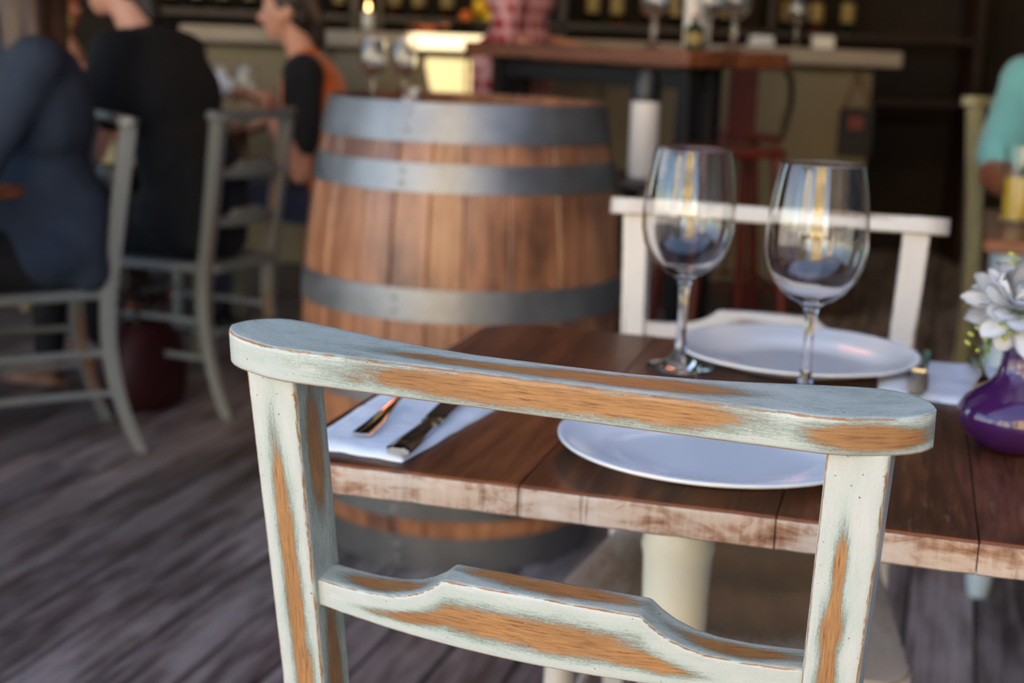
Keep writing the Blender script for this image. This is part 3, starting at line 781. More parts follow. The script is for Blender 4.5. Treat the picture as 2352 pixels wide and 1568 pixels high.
# purple vase with a white flower
VP = Vector((.4600, 1.2630, TZ+.0006))
bm = new(); add_lathe(bm, [(0, 0), (.028, 0), (.036, .003), (.047, .013), (.0535, .026), (.0535, .034), (.048, .044), (.038, .053), (.028, .060), (.0225, .067), (.0203, .076), (.0198, .088), (.0208, .0985), (.0215, .1005), (.0205, .1018), (.0185, .1005), (.0175, .088), (.018, .07), (.03, .05), (.045, .03), (.03, .006), (0, .005)], 64)
tag(mk('bud_vase', bm, M_PURPLE, None, True, VP, 0, 0), 'purple glazed bottle shaped vase at the right end of the table', 'vase')
fl_ = thing('white_flower', 'white daisy like bloom with long petals standing in the purple vase', 'flower', VP+Vector((0, 0, .006)))
bm = new(); add_tube(bm, [(.004, 0, .004), (-.002, .002, .06), (-.010, .002, .119)], .0028, 8); mk('stem', bm, M_LEAF, fl_)
bm = new(); add_lathe(bm, [(0, .104), (.006, .107), (.011, .114), (.010, .119), (0, .121)], 16, (-.010, .002, 0)); mk('calyx', bm, M_LEAF, fl_)
def petal_mesh(L, Wd, droop):
    bm = new(); rows = []
    for i in range(9):
        t = i/8; w = Wd*min(1, .38+1.05*t)*(1 if t < .62 else sqrt(max(.05, 1-((t-.62)/.385)**2)))
        row = []
        for j in range(-2, 3):
            q = j/2; row.append(bm.verts.new((L*t, q*w*.5, .004*sin(t*2.2)-droop*t*t*L+abs(q)**2*.0022*(1-t*.4))))
        rows.append(row)
    for A, B in zip(rows[:-1], rows[1:]):
        for j in range(4): bm.faces.new((A[j], B[j], B[j+1], A[j+1]))
    bmesh.ops.solidify(bm, geom=bm.faces[:], thickness=.0007)
    me = bpy.data.meshes.new('petal'); bm.to_mesh(me); bm.free(); me.materials.append(M_PETAL)
    for p in me.polygons: p.use_smooth = True
    return me
pm = [petal_mesh(.046, .0225, .04), petal_mesh(.043, .0225, -.05), petal_mesh(.036, .0215, -.1), petal_mesh(.027, .0175, -.15)]
rp = random.Random(11); head = Vector((-.010, .002, .118)); headtilt = Matrix.Rotation(radians(40), 4, 'X') @ Matrix.Rotation(radians(-4), 4, 'Y')
for ring_, (cnt, mi, elev, r_, zz) in enumerate(((15, 0, 2, .006, 0), (15, 1, 24, .005, .003), (13, 2, 46, .004, .006), (10, 3, 68, .003, .008))):
    for i in range(cnt):
        a = 2*pi*(i+.5*(ring_ % 2))/cnt+rp.uniform(-.12, .12); e = radians(elev+rp.uniform(-9, 9)); s_ = rp.uniform(.9, 1.12)
        o = link('petal', pm[mi], fl_)
        o.matrix_local = Matrix.Translation(head) @ headtilt @ Matrix.Translation(Vector((r_*cos(a), r_*sin(a), zz))) @ Matrix.Rotation(a, 4, 'Z') @ Matrix.Rotation(-e, 4, 'Y') @ Matrix.Rotation(rp.uniform(-.3, .3), 4, 'X') @ Matrix.Scale(s_, 4)
def sprig(label, pts, seed):
    g = thing('green_sprig', label, 'foliage', VP+Vector((0, 0, .006))); rg = random.Random(seed)
    bm = new(); add_tube(bm, pts, [.0018]*(len(pts)-1)+[.0009], 7); mk('stem', bm, M_LEAF, g)
    bmb = new(); bmv = bpy.data.meshes.new('bud'); add_lathe(bmb, [(0, 0), (.0016, .001), (.0021, .0035), (.0012, .0062), (0, .007)], 8); bmb.to_mesh(bmv); bmb.free(); bmv.materials.append(M_BUD)
    bml = new(); vs = [bml.verts.new(p) for p in ((0, 0, 0), (.008, .0028, .001), (.018, .0014, .002), (.021, 0, .0015), (.018, -.0014, .002), (.008, -.0028, .001))]; bml.faces.new(vs); bmesh.ops.solidify(bml, geom=bml.faces[:], thickness=.0006)
    lm_ = bpy.data.meshes.new('leaf'); bml.to_mesh(lm_); bml.free(); lm_.materials.append(M_LEAF)
    P = [Vector(p) for p in pts]
    for i in range(26):
        t = rg.uniform(.42, 1.0)*(len(P)-1); k_ = min(int(t), len(P)-2); p = P[k_].lerp(P[k_+1], t-k_)
        d = Vector((rg.uniform(-1, 1), rg.uniform(-1, 1), rg.uniform(-.3, .9))).normalized()
        q = d.to_track_quat('X', 'Z').to_matrix().to_4x4()
        o = link('leaf', lm_, g); o.matrix_local = Matrix.Translation(p) @ q @ Matrix.Scale(rg.uniform(.5, .95), 4)
        o = link('bud', bmv, g); o.matrix_local = Matrix.Translation(p+d*rg.uniform(.010, .017)) @ d.to_track_quat('Z', 'X').to_matrix().to_4x4()
    return g
sprig('green budded sprig drooping over the left side of the vase', [(.004, 0, .01), (-.004, -.004, .08), (-.010, -.006, .101), (-.026, -.008, .107), (-.036, -.010, .095), (-.040, -.010, .078)], 1)
sprig('green budded sprig standing up behind the white flower', [(.006, .004, .01), (.003, .008, .09), (.002, .020, .13), (.004, .026, .162)], 2)

# ------------------------------------------------------------------ oak barrel: staves, hoops, rivets, head boards
BC = Vector((-.1153, 3.1536, 0)); BH = .969
br = thing('oak_barrel', 'large oak wine barrel with grey steel hoops standing behind the set table', 'barrel', BC)
brr = lambda z: .2945+.0565*(1-((z-BH/2)/(BH/2))**2)
NS = 24; rs_ = random.Random(9); cuts = [rs_.uniform(.75, 1.3) for _ in range(NS)]; tot = sum(cuts); acc = 0
for i in range(NS):
    a0 = 2*pi*acc/tot+.2; acc += cuts[i]; a1 = 2*pi*acc/tot+.2
    am = (a0+a1)/2; bm = new(); rows = []; dr = rs_.uniform(-.0008, .0008)
    for j in range(25):
        z = BH*j/24; r = brr(z)+dr; g = .0006/r; row = []
        for (da, rr_) in ((a0+g, r-.026), (a0+g, r-.003), (a0+g+.003/r*1.2, r), ((2*a0+a1)/3, r), ((a0+2*a1)/3, r), (a1-g-.003/r*1.2, r), (a1-g, r-.003), (a1-g, r-.026)):
            row.append(bm.verts.new((rr_*cos(da), rr_*sin(da), z)))
        rows.append(row)
    for A, B in zip(rows[:-1], rows[1:]):
        for k_ in range(8): bm.faces.new((A[k_], A[(k_+1) % 8], B[(k_+1) % 8], B[k_]))
    bm.faces.new(list(reversed(rows[0]))); bm.faces.new(rows[-1]); bmesh.ops.recalc_face_normals(bm, faces=bm.faces)
    mk('stave', bm, M_BARREL, br, True, angle=35)
for (z0, z1) in ((.892, .9695), (.795, .852), (.540, .606), (.363, .429), (.117, .174), (-.0005+.0006, .077)):
    bm = new(); prof = []
    for j in range(5): z = z0+(z1-z0)*j/4; prof.append((brr(z)+.0052, z))
    inner = [(brr(z1)+.0012, z1), (brr(z0)+.0012, z0)]
    add_lathe(bm, prof+inner, 96, closed=True); bmesh.ops.recalc_face_normals(bm, faces=bm.faces)
    hp = mk('hoop', bm, M_HOOP, br, True, angle=40)
    for (an, dz_) in ((-1.93, .3), (-1.93, .7)):
        z = z0+(z1-z0)*dz_; r = brr(z)+.0055
        bm = new(); add_lathe(bm, [(0, 0), (.007, 0), (.006, .002), (0, .003)], 12)
        bmesh.ops.rotate(bm, cent=(0, 0, 0), matrix=Matrix.Rotation(pi/2, 3, 'Y'), verts=bm.verts)
        bmesh.ops.rotate(bm, cent=(0, 0, 0), matrix=Matrix.Rotation(an, 3, 'Z'), verts=bm.verts)
        bmesh.ops.translate(bm, vec=(r*cos(an), r*sin(an), z), verts=bm.verts); mk('rivet', bm, M_HOOP, hp)
for i in range(6):
    xa, xb = -.264+.088*i+.001, -.264+.088*(i+1)-.001; R_ = .264; poly = []
    for j in range(9): x = xa+(xb-xa)*j/8; poly.append((x, -sqrt(max(0, R_*R_-x*x))))
    for j in range(9): x = xb+(xa-xb)*j/8; poly.append((x, sqrt(max(0, R_*R_-x*x))))
    q = [];
    for p_ in poly:
        if not q or (Vector(p_)-Vector(q[-1])).length > 1e-4: q.append(p_)
    if (Vector(q[0])-Vector(q[-1])).length < 1e-4: q.pop()
    bm = new(); add_prism(bm, q, .920, .944); mk('head_board', bm, M_BROWNTOP, br, False)

# ------------------------------------------------------------------ bar at the back
BY = 6.0
bar = thing('bar_counter', 'long bar with cream front panels and pale counter at the back', 'bar counter', (.05, BY, 0))
BL, BRr = -1.9, 1.50
for i, (a, b) in enumerate(((-1.40, -.84), (-.84, -.28), (-.28, .28), (.28, .84), (.84, 1.40))):
    bm = new(); add_box(bm, ((a+b)/2, .06, .58), (b-a-.008, .03, .90), .004); mk('front_panel', bm, M_BARPANEL, bar)
bm = new(); add_box(bm, (0, .40, .52), (2.80, .62, 1.03), .004); mk('bar_carcass', bm, M_DKWOOD, bar)
bm = new(); add_box(bm, (0, .035, .065), (2.80, .03, .13), .003); mk('kick_board', bm, M_DKWOOD, bar)
bm = new(); add_box(bm, (.02, .32, 1.077), (2.92, .80, .066), .006); mk('counter_slab', bm, M_BARTOP, bar)
BZ = 1.1105
# back shelf unit behind the bar
sh = thing('bottle_shelf', 'dark wooden shelf unit for bottles on the back wall behind the bar', 'shelf', (.2, 7.9, 0))
for z in (.85, 1.18, 1.62, 2.06):
    bm = new(); add_box(bm, (0, 0, z), (4.4, .30, .035), .003); mk('shelf_board', bm, M_DKWOOD, sh)
for x in (-2.2, -1.1, 0, 1.1, 2.2):
    bm = new(); add_box(bm, (x, 0, 1.05), (.04, .30, 2.1), .003); mk('upright', bm, M_DKWOOD, sh)
def make_bottle(label, loc, glass, group, h=.30, r=.036, labmat=None):
    b = thing('bottle', label, 'bottle', loc, 0, group)
    bm = new(); add_lathe(bm, [(0, 0), (r*.95, 0), (r, .006), (r, h*.60), (r*.8, h*.68), (r*.42, h*.76), (r*.38, h*.95), (r*.44, h*.955), (r*.44, h*.985), (0, h*.985)], 20); mk('bottle_body', bm, glass, b)
    bm = new(); add_lathe(bm, [(r*1.02, h*.18), (r*1.03, h*.185), (r*1.03, h*.5), (r*1.02, h*.505)], 20); mk('bottle_label', bm, labmat or M_LABEL, b)
    bm = new(); add_lathe(bm, [(0, h*.986), (r*.46, h*.986), (r*.46, h*1.03), (0, h*1.03)], 14); mk('bottle_cap', bm, M_COPPER, b)
    return b
b0 = make_bottle('bottle on the back shelf behind the bar, standing in the row', (-1.90, 7.87, 1.1985), M_AMBER, 'bottles along the back shelf')
b1 = make_bottle('bottle on the back shelf behind the bar, standing in the row', (-1.75, 7.87, 1.1985), M_BOTTLE, 'bottles along the back shelf', .31, .035)
rb_ = random.Random(4); nb_ = 2
ORD = 'first second third fourth fifth sixth seventh eighth ninth tenth eleventh twelfth thirteenth fourteenth fifteenth sixteenth seventeenth eighteenth nineteenth twentieth twenty-first twenty-second twenty-third twenty-fourth twenty-fifth twenty-sixth'.split()
b0['label'] = 'first bottle from the left on the back shelf behind the bar'; b1['label'] = 'second bottle from the left on the back shelf behind the bar'
for i in range(2, 25):
    x = -1.90+.15*i+rb_.uniform(-.02, .02)
    if min(abs(x-.2-u) for u in (-2.2, -1.1, 0, 1.1, 2.2)) < .07: continue
    nb_ += 1
    dup((b0, b1)[rb_.random() < .45], (x, 7.87+rb_.uniform(-.02, .02), 1.1985), rb_.uniform(0, 6), '%s bottle from the left on the back shelf behind the bar' % ORD[nb_-1])

def fruit(name, label, loc, r, m, group=None):
    bm = new(); add_lathe(bm, [(0, 0), (r*.5, r*.12), (r*.88, r*.5), (r, r*1.0), (r*.88, r*1.5), (r*.5, r*1.88), (r*.12, r*2.08), (0, r*2.1)], 16)
    return tag(mk(name, bm, m, None, True, loc), label, 'fruit', group)
# things on the bar
fb = thing('fruit_bowl', 'dark glass bowl holding citrus fruit on the bar', 'bowl', (-.19, 6.35, BZ))
bm = new(); add_lathe(bm, [(0, 0), (.06, 0), (.085, .02), (.12, .055), (.125, .06), (.115, .055), (.08, .025), (0, .012)], 28); mk('bowl_body', bm, M_CHARCOAL, fb)
for i, (dx, dy, dz, r, m, nme, lb) in enumerate(((-.060, -.03, .036, .034, M_ORNG, 'orange', 'orange at the left of the fruit bowl on the bar'), (.045, -.03, .036, .036, M_LEMON, 'lemon', 'yellow lemon at the right front of the fruit bowl on the bar'), (-.005, .045, .036, .034, M_LIME, 'lime', 'green lime at the back of the fruit bowl on the bar'), (.0, -.012, .088, .036, M_LEMON, 'lemon', 'yellow lemon on top of the fruit in the bar bowl'))):
    fruit(nme, lb, (-.19+dx, 6.35+dy, BZ+dz), r, m)
ln = thing('lantern', 'square metal lantern with a lit candle on the left of the bar', 'lantern', (-.66, 6.22, BZ))
for sx in (-1, 1):
    for sy in (-1, 1):
        bm = new(); add_box(bm, (sx*.05, sy*.05, .11), (.01, .01, .2), .001); mk('corner_post', bm, M_GREYMETAL, ln)
bm = new(); add_box(bm, (0, 0, .005), (.12, .12, .01), .002); mk('base', bm, M_GREYMETAL, ln)
bm = new(); add_lathe(bm, [(0, .25), (.02, .245), (.085, .21), (.085, .2), (0, .2)], 4); mk('roof', bm, M_GREYMETAL, ln)
bm = new(); add_lathe(bm, [(0, .01), (.025, .01), (.025, .08), (0, .08)], 16); mk('candle', bm, M_WHITE, ln)
bm = new(); add_lathe(bm, [(0, .082), (.007, .09), (.008, .1), (.004, .115), (0, .125)], 10); mk('flame', bm, mat_emit('candle_flame', (1, .62, .2), 5), ln)
cp = thing('copper_dish', 'flat copper dish on the sunlit part of the bar', 'dish', (-.42, 6.06, BZ))
bm = new(); add_lathe(bm, [(0, 0), (.045, 0), (.062, .022), (.064, .034), (.060, .034), (.055, .02), (.0, .01)], 28); mk('dish_body', bm, M_COPPER, cp)
bm = new(); add_tube(bm, [(.06, 0, .03), (.09, 0, .036), (.11, 0, .034)], .005, 8); mk('handle', bm, M_COPPER, cp)
cb = thing('card_box', 'small cream card box on the right half of the bar', 'box', (1.225, 6.03, BZ), .1)
bm = new(); add_box(bm, (0, 0, .022), (.082, .05, .043), .002); mk('box_body', bm, M_WHITE, cb)
bm = new(); add_box(bm, (0, 0, .0475), (.086, .054, .008), .002); mk('box_lid', bm, M_WHITE, cb)
make_glass('wine_glass', 'clear wine glass standing alone on the right half of the bar', (1.135, 6.15, BZ), .92, n=32)
tp_ = thing('folded_cloth', 'folded pale cloth lying on the bar near the wine glass', 'cloth', (.98, 6.08, BZ), .2)
for k_ in range(3):
    bm = new(); add_box(bm, (0, 0, .008+.014*k_), (.09-.004*k_, .08, .013), .005, seg=2); mk('fold', bm, M_NAP, tp_)
# hanging slate sign
sg = thing('slate_sign', 'black slate sign with a faded pink print hanging by rope on the bar front', 'sign', (1.36, 6.0, 0))
bm = new(); add_box(bm, (.03, .031, .775), (.145, .016, .20), .006); mk('slate', bm, M_SLATE, sg)
bm = new(); add_box(bm, (.025, .0225, .815), (.064, .002, .056), .0005); mk('print', bm, M_PINK, sg)
for s_ in (-1, 1):
    bm = new(); add_tube(bm, [(.03+s_*.055, .03, .872), (.018, .029, 1.02), (.018, .029, 1.035)], .006, 8); mk('rope', bm, M_ROPE, sg)
bm = new(); add_lathe(bm, [(0, 0), (.012, 0), (.012, .02), (0, .022)], 12); bmesh.ops.rotate(bm, cent=(0, 0, 0), matrix=Matrix.Rotation(pi/2, 3, 'X'), verts=bm.verts); bmesh.ops.translate(bm, vec=(.018, .045, 1.035), verts=bm.verts); mk('hook', bm, M_BLACK, sg)

# tall brown table in front of the bar
HA = math.atan2(5.25-4.30, -.215-.485); hl_ = sqrt((5.25-4.30)**2+(.70)**2)
ht = thing('bar_table', 'tall brown wooden table before the bar with glasses standing on it', 'table', (.485, 4.30, 0), HA)
HZ0, HZ1 = 1.038, 1.0875
for i in range(2):
    bm = new(); add_box(bm, (hl_/2, -.108-.213*i, (HZ0+HZ1)/2), (hl_, .211, HZ1-HZ0), .004); mk('top_plank', bm, M_BROWNTOP, ht)
for (x_, y_) in ((.10, -.10), (hl_-.10, -.10), (.10, -.19), (hl_-.10, -.19)):
    bm = new(); add_box(bm, (x_, y_, HZ0/2), (.055, .055, HZ0-.002), .004); mk('leg', bm, M_BLACK, ht)
for (x_, y_, sx, sy) in ((hl_/2, -.10, hl_-.26, .03), (hl_/2, -.19, hl_-.26, .03), (.10, -.145, .03, .04), (hl_-.10, -.145, .03, .04)):
    bm = new(); add_box(bm, (x_, y_, HZ0-.04), (sx, sy, .06), .003); mk('rail', bm, M_BLACK, ht)
hx = Vector((cos(HA), sin(HA), 0)); hy = Vector((-sin(HA), cos(HA), 0))
def hp_(u, v): p = Vector((.485, 4.30, 0))+hx*u+hy*v; return (p.x, p.y, HZ1+.0004)
rl = thing('paper_roll', 'upright pale paper towel roll standing among the glasses on the tall table', 'paper roll', hp_(.15, -.16))
bm = new(); add_lathe(bm, [(.018, 0), (.036, 0), (.0365, .003), (.0365, .215), (.035, .218), (.018, .218)], 28, closed=True); mk('paper', bm, M_WHITE, rl)
bm = new(); add_lathe(bm, [(0, .001), (.017, .001), (.017, .235), (.010, .24), (0, .24)], 16); mk('core_post', bm, M_ROPE, rl)
for (u, v, s_, lb) in ((.27, -.10, .95, 'wine glass on the tall table just left of the paper roll'), (.35, -.16, .9, 'wine glass on the tall table, leftmost of the glasses'), (.28, -.26, 1.0, 'wine glass on the tall table behind the paper roll'), (.05, -.12, .9, 'wine glass on the tall table just right of the paper roll'), (.07, -.24, 1.0, 'wine glass on the tall table, rightmost and furthest back'), (.16, -.34, .95, 'wine glass on the far side of the tall table')):
    make_glass('wine_glass', lb, hp_(u, v), s_, n=32)
make_bottle('short dark green bottle at the right end of the tall table', hp_(.035, -.05), M_BOTTLE, None, .10, .028)
# dark side table with a white jug-like cylinder, right of the barrel
st = thing('side_table', 'small dark round table just right of the barrel', 'table', (.31, 3.98, 0))
bm = new(); add_lathe(bm, [(0, .718), (.20, .718), (.205, .724), (.205, .738), (.20, .744), (0, .744)], 40); mk('table_top', bm, M_CHARCOAL, st)
bm = new(); add_lathe(bm, [(0, 0), (.17, 0), (.165, .012), (.03, .03), (.022, .06), (.022, .717), (0, .717)], 24); mk('pedestal', bm, M_BLACK, st)
wc = thing('white_cylinder_vase', 'tall white cylindrical vase with a dark lid on the small dark table', 'vase', (.335, 3.93, .7445))
bm = new(); add_lathe(bm, [(0, 0), (.036, 0), (.0385, .004), (.0385, .20), (.036, .204), (0, .204)], 28); mk('vase_body', bm, M_WHITE, wc)
bm = new(); add_lathe(bm, [(0, .2045), (.040, .2045), (.041, .25), (.03, .285), (0, .29)], 24); mk('lid', bm, M_CHARCOAL, wc)
# red metal bar chairs
def make_bar_chair(label, loc, rz, sh_, back=True):
    c = thing('bar_stool', label, 'stool', loc, rz)
    bm = new(); add_box(bm, (0, 0, sh_-.012), (.32, .32, .024), .011, seg=2); mk('seat', bm, M_REDMETAL, c)
    for sx in (-1, 1):
        for sy in (-1, 1):
            bm = new(); add_tube(bm, [(sx*.135, sy*.135, sh_-.02), (sx*.205, sy*.205, 0.012)], [.017, .021], 10); lg = mk('leg', bm, M_REDMETAL, c)
            bm = new(); add_lathe(bm, [(0, 0), (.023, 0), (.023, .02), (0, .02)], 10, (sx*.205, sy*.205, 0)); mk('foot_cap', bm, M_BLACK, lg)
    for (p, q) in (((-1, -1), (1, -1)), ((1, -1), (1, 1)), ((1, 1), (-1, 1)), ((-1, 1), (-1, -1))):
        bm = new(); k_ = .183; add_tube(bm, [(p[0]*k_, p[1]*k_, .26), (q[0]*k_, q[1]*k_, .26)], .008, 8); mk('foot_rail', bm, M_REDMETAL, c)
    if back:
        pts = [(-.155, -.14, sh_-.01), (-.175, -.165, sh_+.12), (-.165, -.18, sh_+.20), (-.12, -.19, sh_+.255), (-.05, -.193, sh_+.275), (.05, -.193, sh_+.275), (.12, -.19, sh_+.255), (.165, -.18, sh_+.20), (.175, -.165, sh_+.12), (.155, -.14, sh_-.01)]
        bm = new(); add_tube(bm, pts, .012, 10); mk('back_frame', bm, M_GREYMETAL, c)
        bm = new(); add_box(bm, (0, -.168, sh_+.128), (.105, .006, .275), .002, Matrix.Rotation(radians(0), 3, 'X')); mk('back_splat', bm, M_REDMETAL, c)
    return c
make_bar_chair('red metal bar stool with curved tube back in front of the bar', (.75, 5.25, 0), .12, .80)
make_bar_chair('backless red metal stool behind the cream white chair, right of the barrel', (.585, 4.1, 0), .3, .825, False).scale = (.8, .8, 1)

# ------------------------------------------------------------------ diners' tables at the left
def farm_table(label, corner, ang, w, d, zt, top, legm, apron=.08, turned=True, name='dining_table', ins=.085):
    """corner = world xy of local (0,0); local +x along ang, +y to its left."""
    t = thing(name, label, 'table', (corner[0], corner[1], 0), ang)
    n = max(2, int(d/.19))
    for i in range(n):
        bm = new(); add_box(bm, (w/2, d*(i+.5)/n, zt-.0135), (w, d/n-.002, .027), .004); mk('table_plank', bm, top, t)
    for (x_, y_) in ((ins, ins), (w-ins, ins), (w-ins, d-ins), (ins, d-ins)):
        bm = new(); H_ = zt-.028
        if turned: add_lathe(bm, [(0, 0), (.019, 0), (.026, .03), (.029, .08), (.022, .12), (.018, .13), (.024, .145), (.022, .17), (.026, .3), (.031, .5), (.031, H_-.14), (.036, H_-.12), (.036, H_), (0, H_)], 20)
        else: add_lathe(bm, [(0, 0), (.02, 0), (.03, H_), (0, H_)], 4)
        bmesh.ops.translate(bm, vec=(x_, y_, 0), verts=bm.verts); mk('leg', bm, legm, t)
    for (x_, y_, sx, sy) in ((w/2, ins, w-2*ins-.05, .022), (w/2, d-ins, w-2*ins-.05, .022), (ins, d/2, .022, d-2*ins-.05), (w-ins, d/2, .022, d-2*ins-.05)):
        bm = new(); add_box(bm, (x_, y_, zt-.028-apron/2), (sx, sy, apron), .003); mk('apron', bm, legm, t)
    return t
farm_table('brown plank table at the left edge before the person in slate blue', (-1.065, 3.10), pi-.28, .9, .72, .75, M_BROWNTOP, M_OLIVE)
farm_table('brown plank table with wine glasses between the person in black and the orange top', (-1.98, 4.72), .0, 1.0, .86, .75, M_BROWNTOP, M_OLIVE)
for (px, py, lb) in ((-1.10, 5.34, 'wine glass on the diners\' table, left of the pair'), (-1.03, 5.46, 'wine glass on the diners\' table, right of the pair')):
    make_glass('wine_glass', lb, (px, py, .7505), .9, n=32)
cs = thing('cream_stemmed_dish', 'small cream stemmed dish on the diners\' table in front of the orange top', 'dish', (-1.17, 5.48, .7505))
bm = new(); add_lathe(bm, [(0, 0), (.035, 0), (.03, .008), (.02, .02), (.02, .1), (.05, .12), (.058, .13), (.058, .15), (.052, .15), (.04, .135), (0, .13)], 24); mk('dish_body', bm, M_WHITE, cs)
# glasses standing on the barrel head
for (dx, dy, s_, lb) in ((-.215, .08, .62, 'small wine glass on the barrel top, left of the two'), (-.150, .13, .62, 'small wine glass on the barrel top, right of the two')):
    make_glass('wine_glass', lb, (BC.x+dx, BC.y+dy, .9445), s_, n=48)
tl = thing('tea_light_holder', 'small clear tea light holder on the barrel top', 'candle holder', (BC.x-.13, BC.y+.05, .9445))
bm = new(); add_lathe(bm, [(0, 0), (.022, 0), (.026, .04), (.024, .04), (.020, .006), (0, .006)], 24); mk('glass_cup', bm, M_GLASS, tl)
bm = new(); add_lathe(bm, [(0, .007), (.018, .007), (.018, .022), (0, .022)], 16); mk('wax', bm, M_WHITE, tl)
# bag on the floor
bg_ = thing('red_bag', 'dark red leather bag on the floor beneath the grey chairs', 'bag', (-1.08, 4.12, .0), 1.05)
bm = new(); add_lathe(bm, [(0, 0), (.13, 0), (.155, .03), (.16, .12), (.13, .21), (.09, .245), (.085, .25), (0, .25)], 28); bmesh.ops.scale(bm, vec=(1.0, .6, 1), verts=bm.verts); mk('bag_body', bm, M_REDBAG, bg_)
for s_ in (-1, 1):
    bm = new(); add_tube(bm, [(-.06, s_*.03, .235), (-.05, s_*.035, .31), (0, s_*.037, .34), (.05, s_*.035, .31), (.06, s_*.03, .235)], .007, 8); mk('handle', bm, M_REDBAG, bg_)

# ------------------------------------------------------------------ table and chair at the right
farm_table('pale blue table with a brown top at the right edge, under the drinking glass', (.915, 2.80), -.30, .75, .62, .75, M_BROWNTOP, M_PALEBLUE, .11, True, 'dining_table', .06)
CO = make_chair('chapel_chair', 'tall olive and cream worn chair behind the person in teal', None, M_OLIVE, pale_wear, .6)
CO.location = (1.47, 4.16, 0); CO.rotation_euler = (0, 0, pi+.12); CO.scale = (1.06, 1.06, 1.10)
dg = thing('drinking_glass', 'straight drinking glass with a dark straw on the pale blue table', 'glass', (1.075, 3.09, .7505))
bm = new(); add_lathe(bm, [(0, 0), (.032, 0), (.036, .004), (.040, .165), (.0385, .165), (.0345, .012), (0, .012)], 40); mk('tumbler', bm, M_GLASS, dg)
bm = new(); add_lathe(bm, [(0, .0125), (.0338, .0125), (.0366, .10), (0, .10)], 32); mk('drink', bm, M_WINE, dg)
bm = new(); add_tube(bm, [(-.022, 0, .02), (.03, .0, .20)], .005, 8); mk('straw', bm, M_BLACK, dg)
# hanging copper heater lamp above the barrel, out of frame but mirrored on rail and plate
hl = thing('pendant_heater', 'glowing copper pendant heater hanging from the ceiling above the barrel', 'lamp', (.20, 3.20, 2.06))
bm = new(); add_lathe(bm, [(.02, .16), (.06, .14), (.16, .03), (.17, 0), (.165, 0), (.155, .03), (.055, .13), (.02, .15)], 32, closed=True); mk('lamp_shade', bm, M_COPPER, hl)
bm = new(); add_tube(bm, [(0, 0, .15), (0, 0, .94)], .006, 8); mk('cord', bm, M_BLACK, hl)
bm = new(); add_tube(bm, [(.06*cos(2*pi*i/20), .06*sin(2*pi*i/20), .02) for i in range(20)]+[(.06, 0, .02)], .007, 8); mk('heating_ring', bm, M_GLOW, hl)

# ------------------------------------------------------------------ people
def caps(bm, a, b, ra, rb, n=14):
    a, b = Vector(a), Vector(b); d = b-a; L = d.length
    if L < 1e-5: d = Vector((0, 0, 1)); L = 1e-5
    d.normalize(); x = Vector((1, 0, 0)) if abs(d.x) < .8 else Vector((0, 1, 0)); u = d.cross(x).normalized(); w = d.cross(u)
    rings = []
    for i in range(5): th = -pi/2+pi/2*i/5; rings.append((a+d*ra*sin(th), ra*cos(th)))
    rings.append((a, ra)); rings.append((b, rb))
    for i in range(1, 6): th = pi/2*i/5; rings.append((b+d*rb*sin(th), rb*cos(th)))
    R = []
    for (c, r) in rings:
        R.append([bm.verts.new(c)] if r < 1e-6 else [bm.verts.new(c+(u*cos(2*pi*k/n)+w*sin(2*pi*k/n))*r) for k in range(n)])
    for A, B in zip(R[:-1], R[1:]):
        for k in range(n):
            j = (k+1) % n
            if len(A) == 1: bm.faces.new((A[0], B[j], B[k]))
            elif len(B) == 1: bm.faces.new((A[k], A[j], B[0]))
            else: bm.faces.new((A[k], A[j], B[j], B[k]))
def ell(bm, c, ax, rad):
    """ellipsoid with axes ax (three unit vectors) and radii."""
    r = bmesh.ops.create_uvsphere(bm, u_segments=18, v_segments=12, radius=1)
    m = Matrix((ax[0], ax[1], ax[2])).transposed() @ Matrix.Diagonal(rad)
    for v in r['verts']: v.co = m @ v.co + Vector(c)
FUSED = []
def fuse(name, bm, mat, parent, voxel=.008, smooth=3, noise=0.0):
    """one continuous surface from overlapping volumes; baked for all figures at once by bake_fused()."""
    me = bpy.data.meshes.new(name); bmesh.ops.recalc_face_normals(bm, faces=bm.faces); bm.to_mesh(me); bm.free()
    me.materials.append(mat); o = link(name, me, parent)
    r = o.modifiers.new('r', 'REMESH'); r.mode = 'VOXEL'; r.voxel_size = voxel
    s = o.modifiers.new('s', 'SMOOTH'); s.iterations = smooth; s.factor = .5
    FUSED.append((o, mat, noise)); return o
def bake_fused():
    d = bpy.context.evaluated_depsgraph_get(); d.update()
    baked = [(o, mat, nz, bpy.data.meshes.new_from_object(o.evaluated_get(d))) for (o, mat, nz) in FUSED]
    for o, mat, nz, m2 in baked:
        o.modifiers.clear(); o.data = m2; m2.name = o.name
        if nz:
            for v in m2.vertices: v.co += v.normal*nz*mnoise.noise(v.co*14)
        m2.materials.clear(); m2.materials.append(mat)
        for p in m2.polygons: p.use_smooth = True
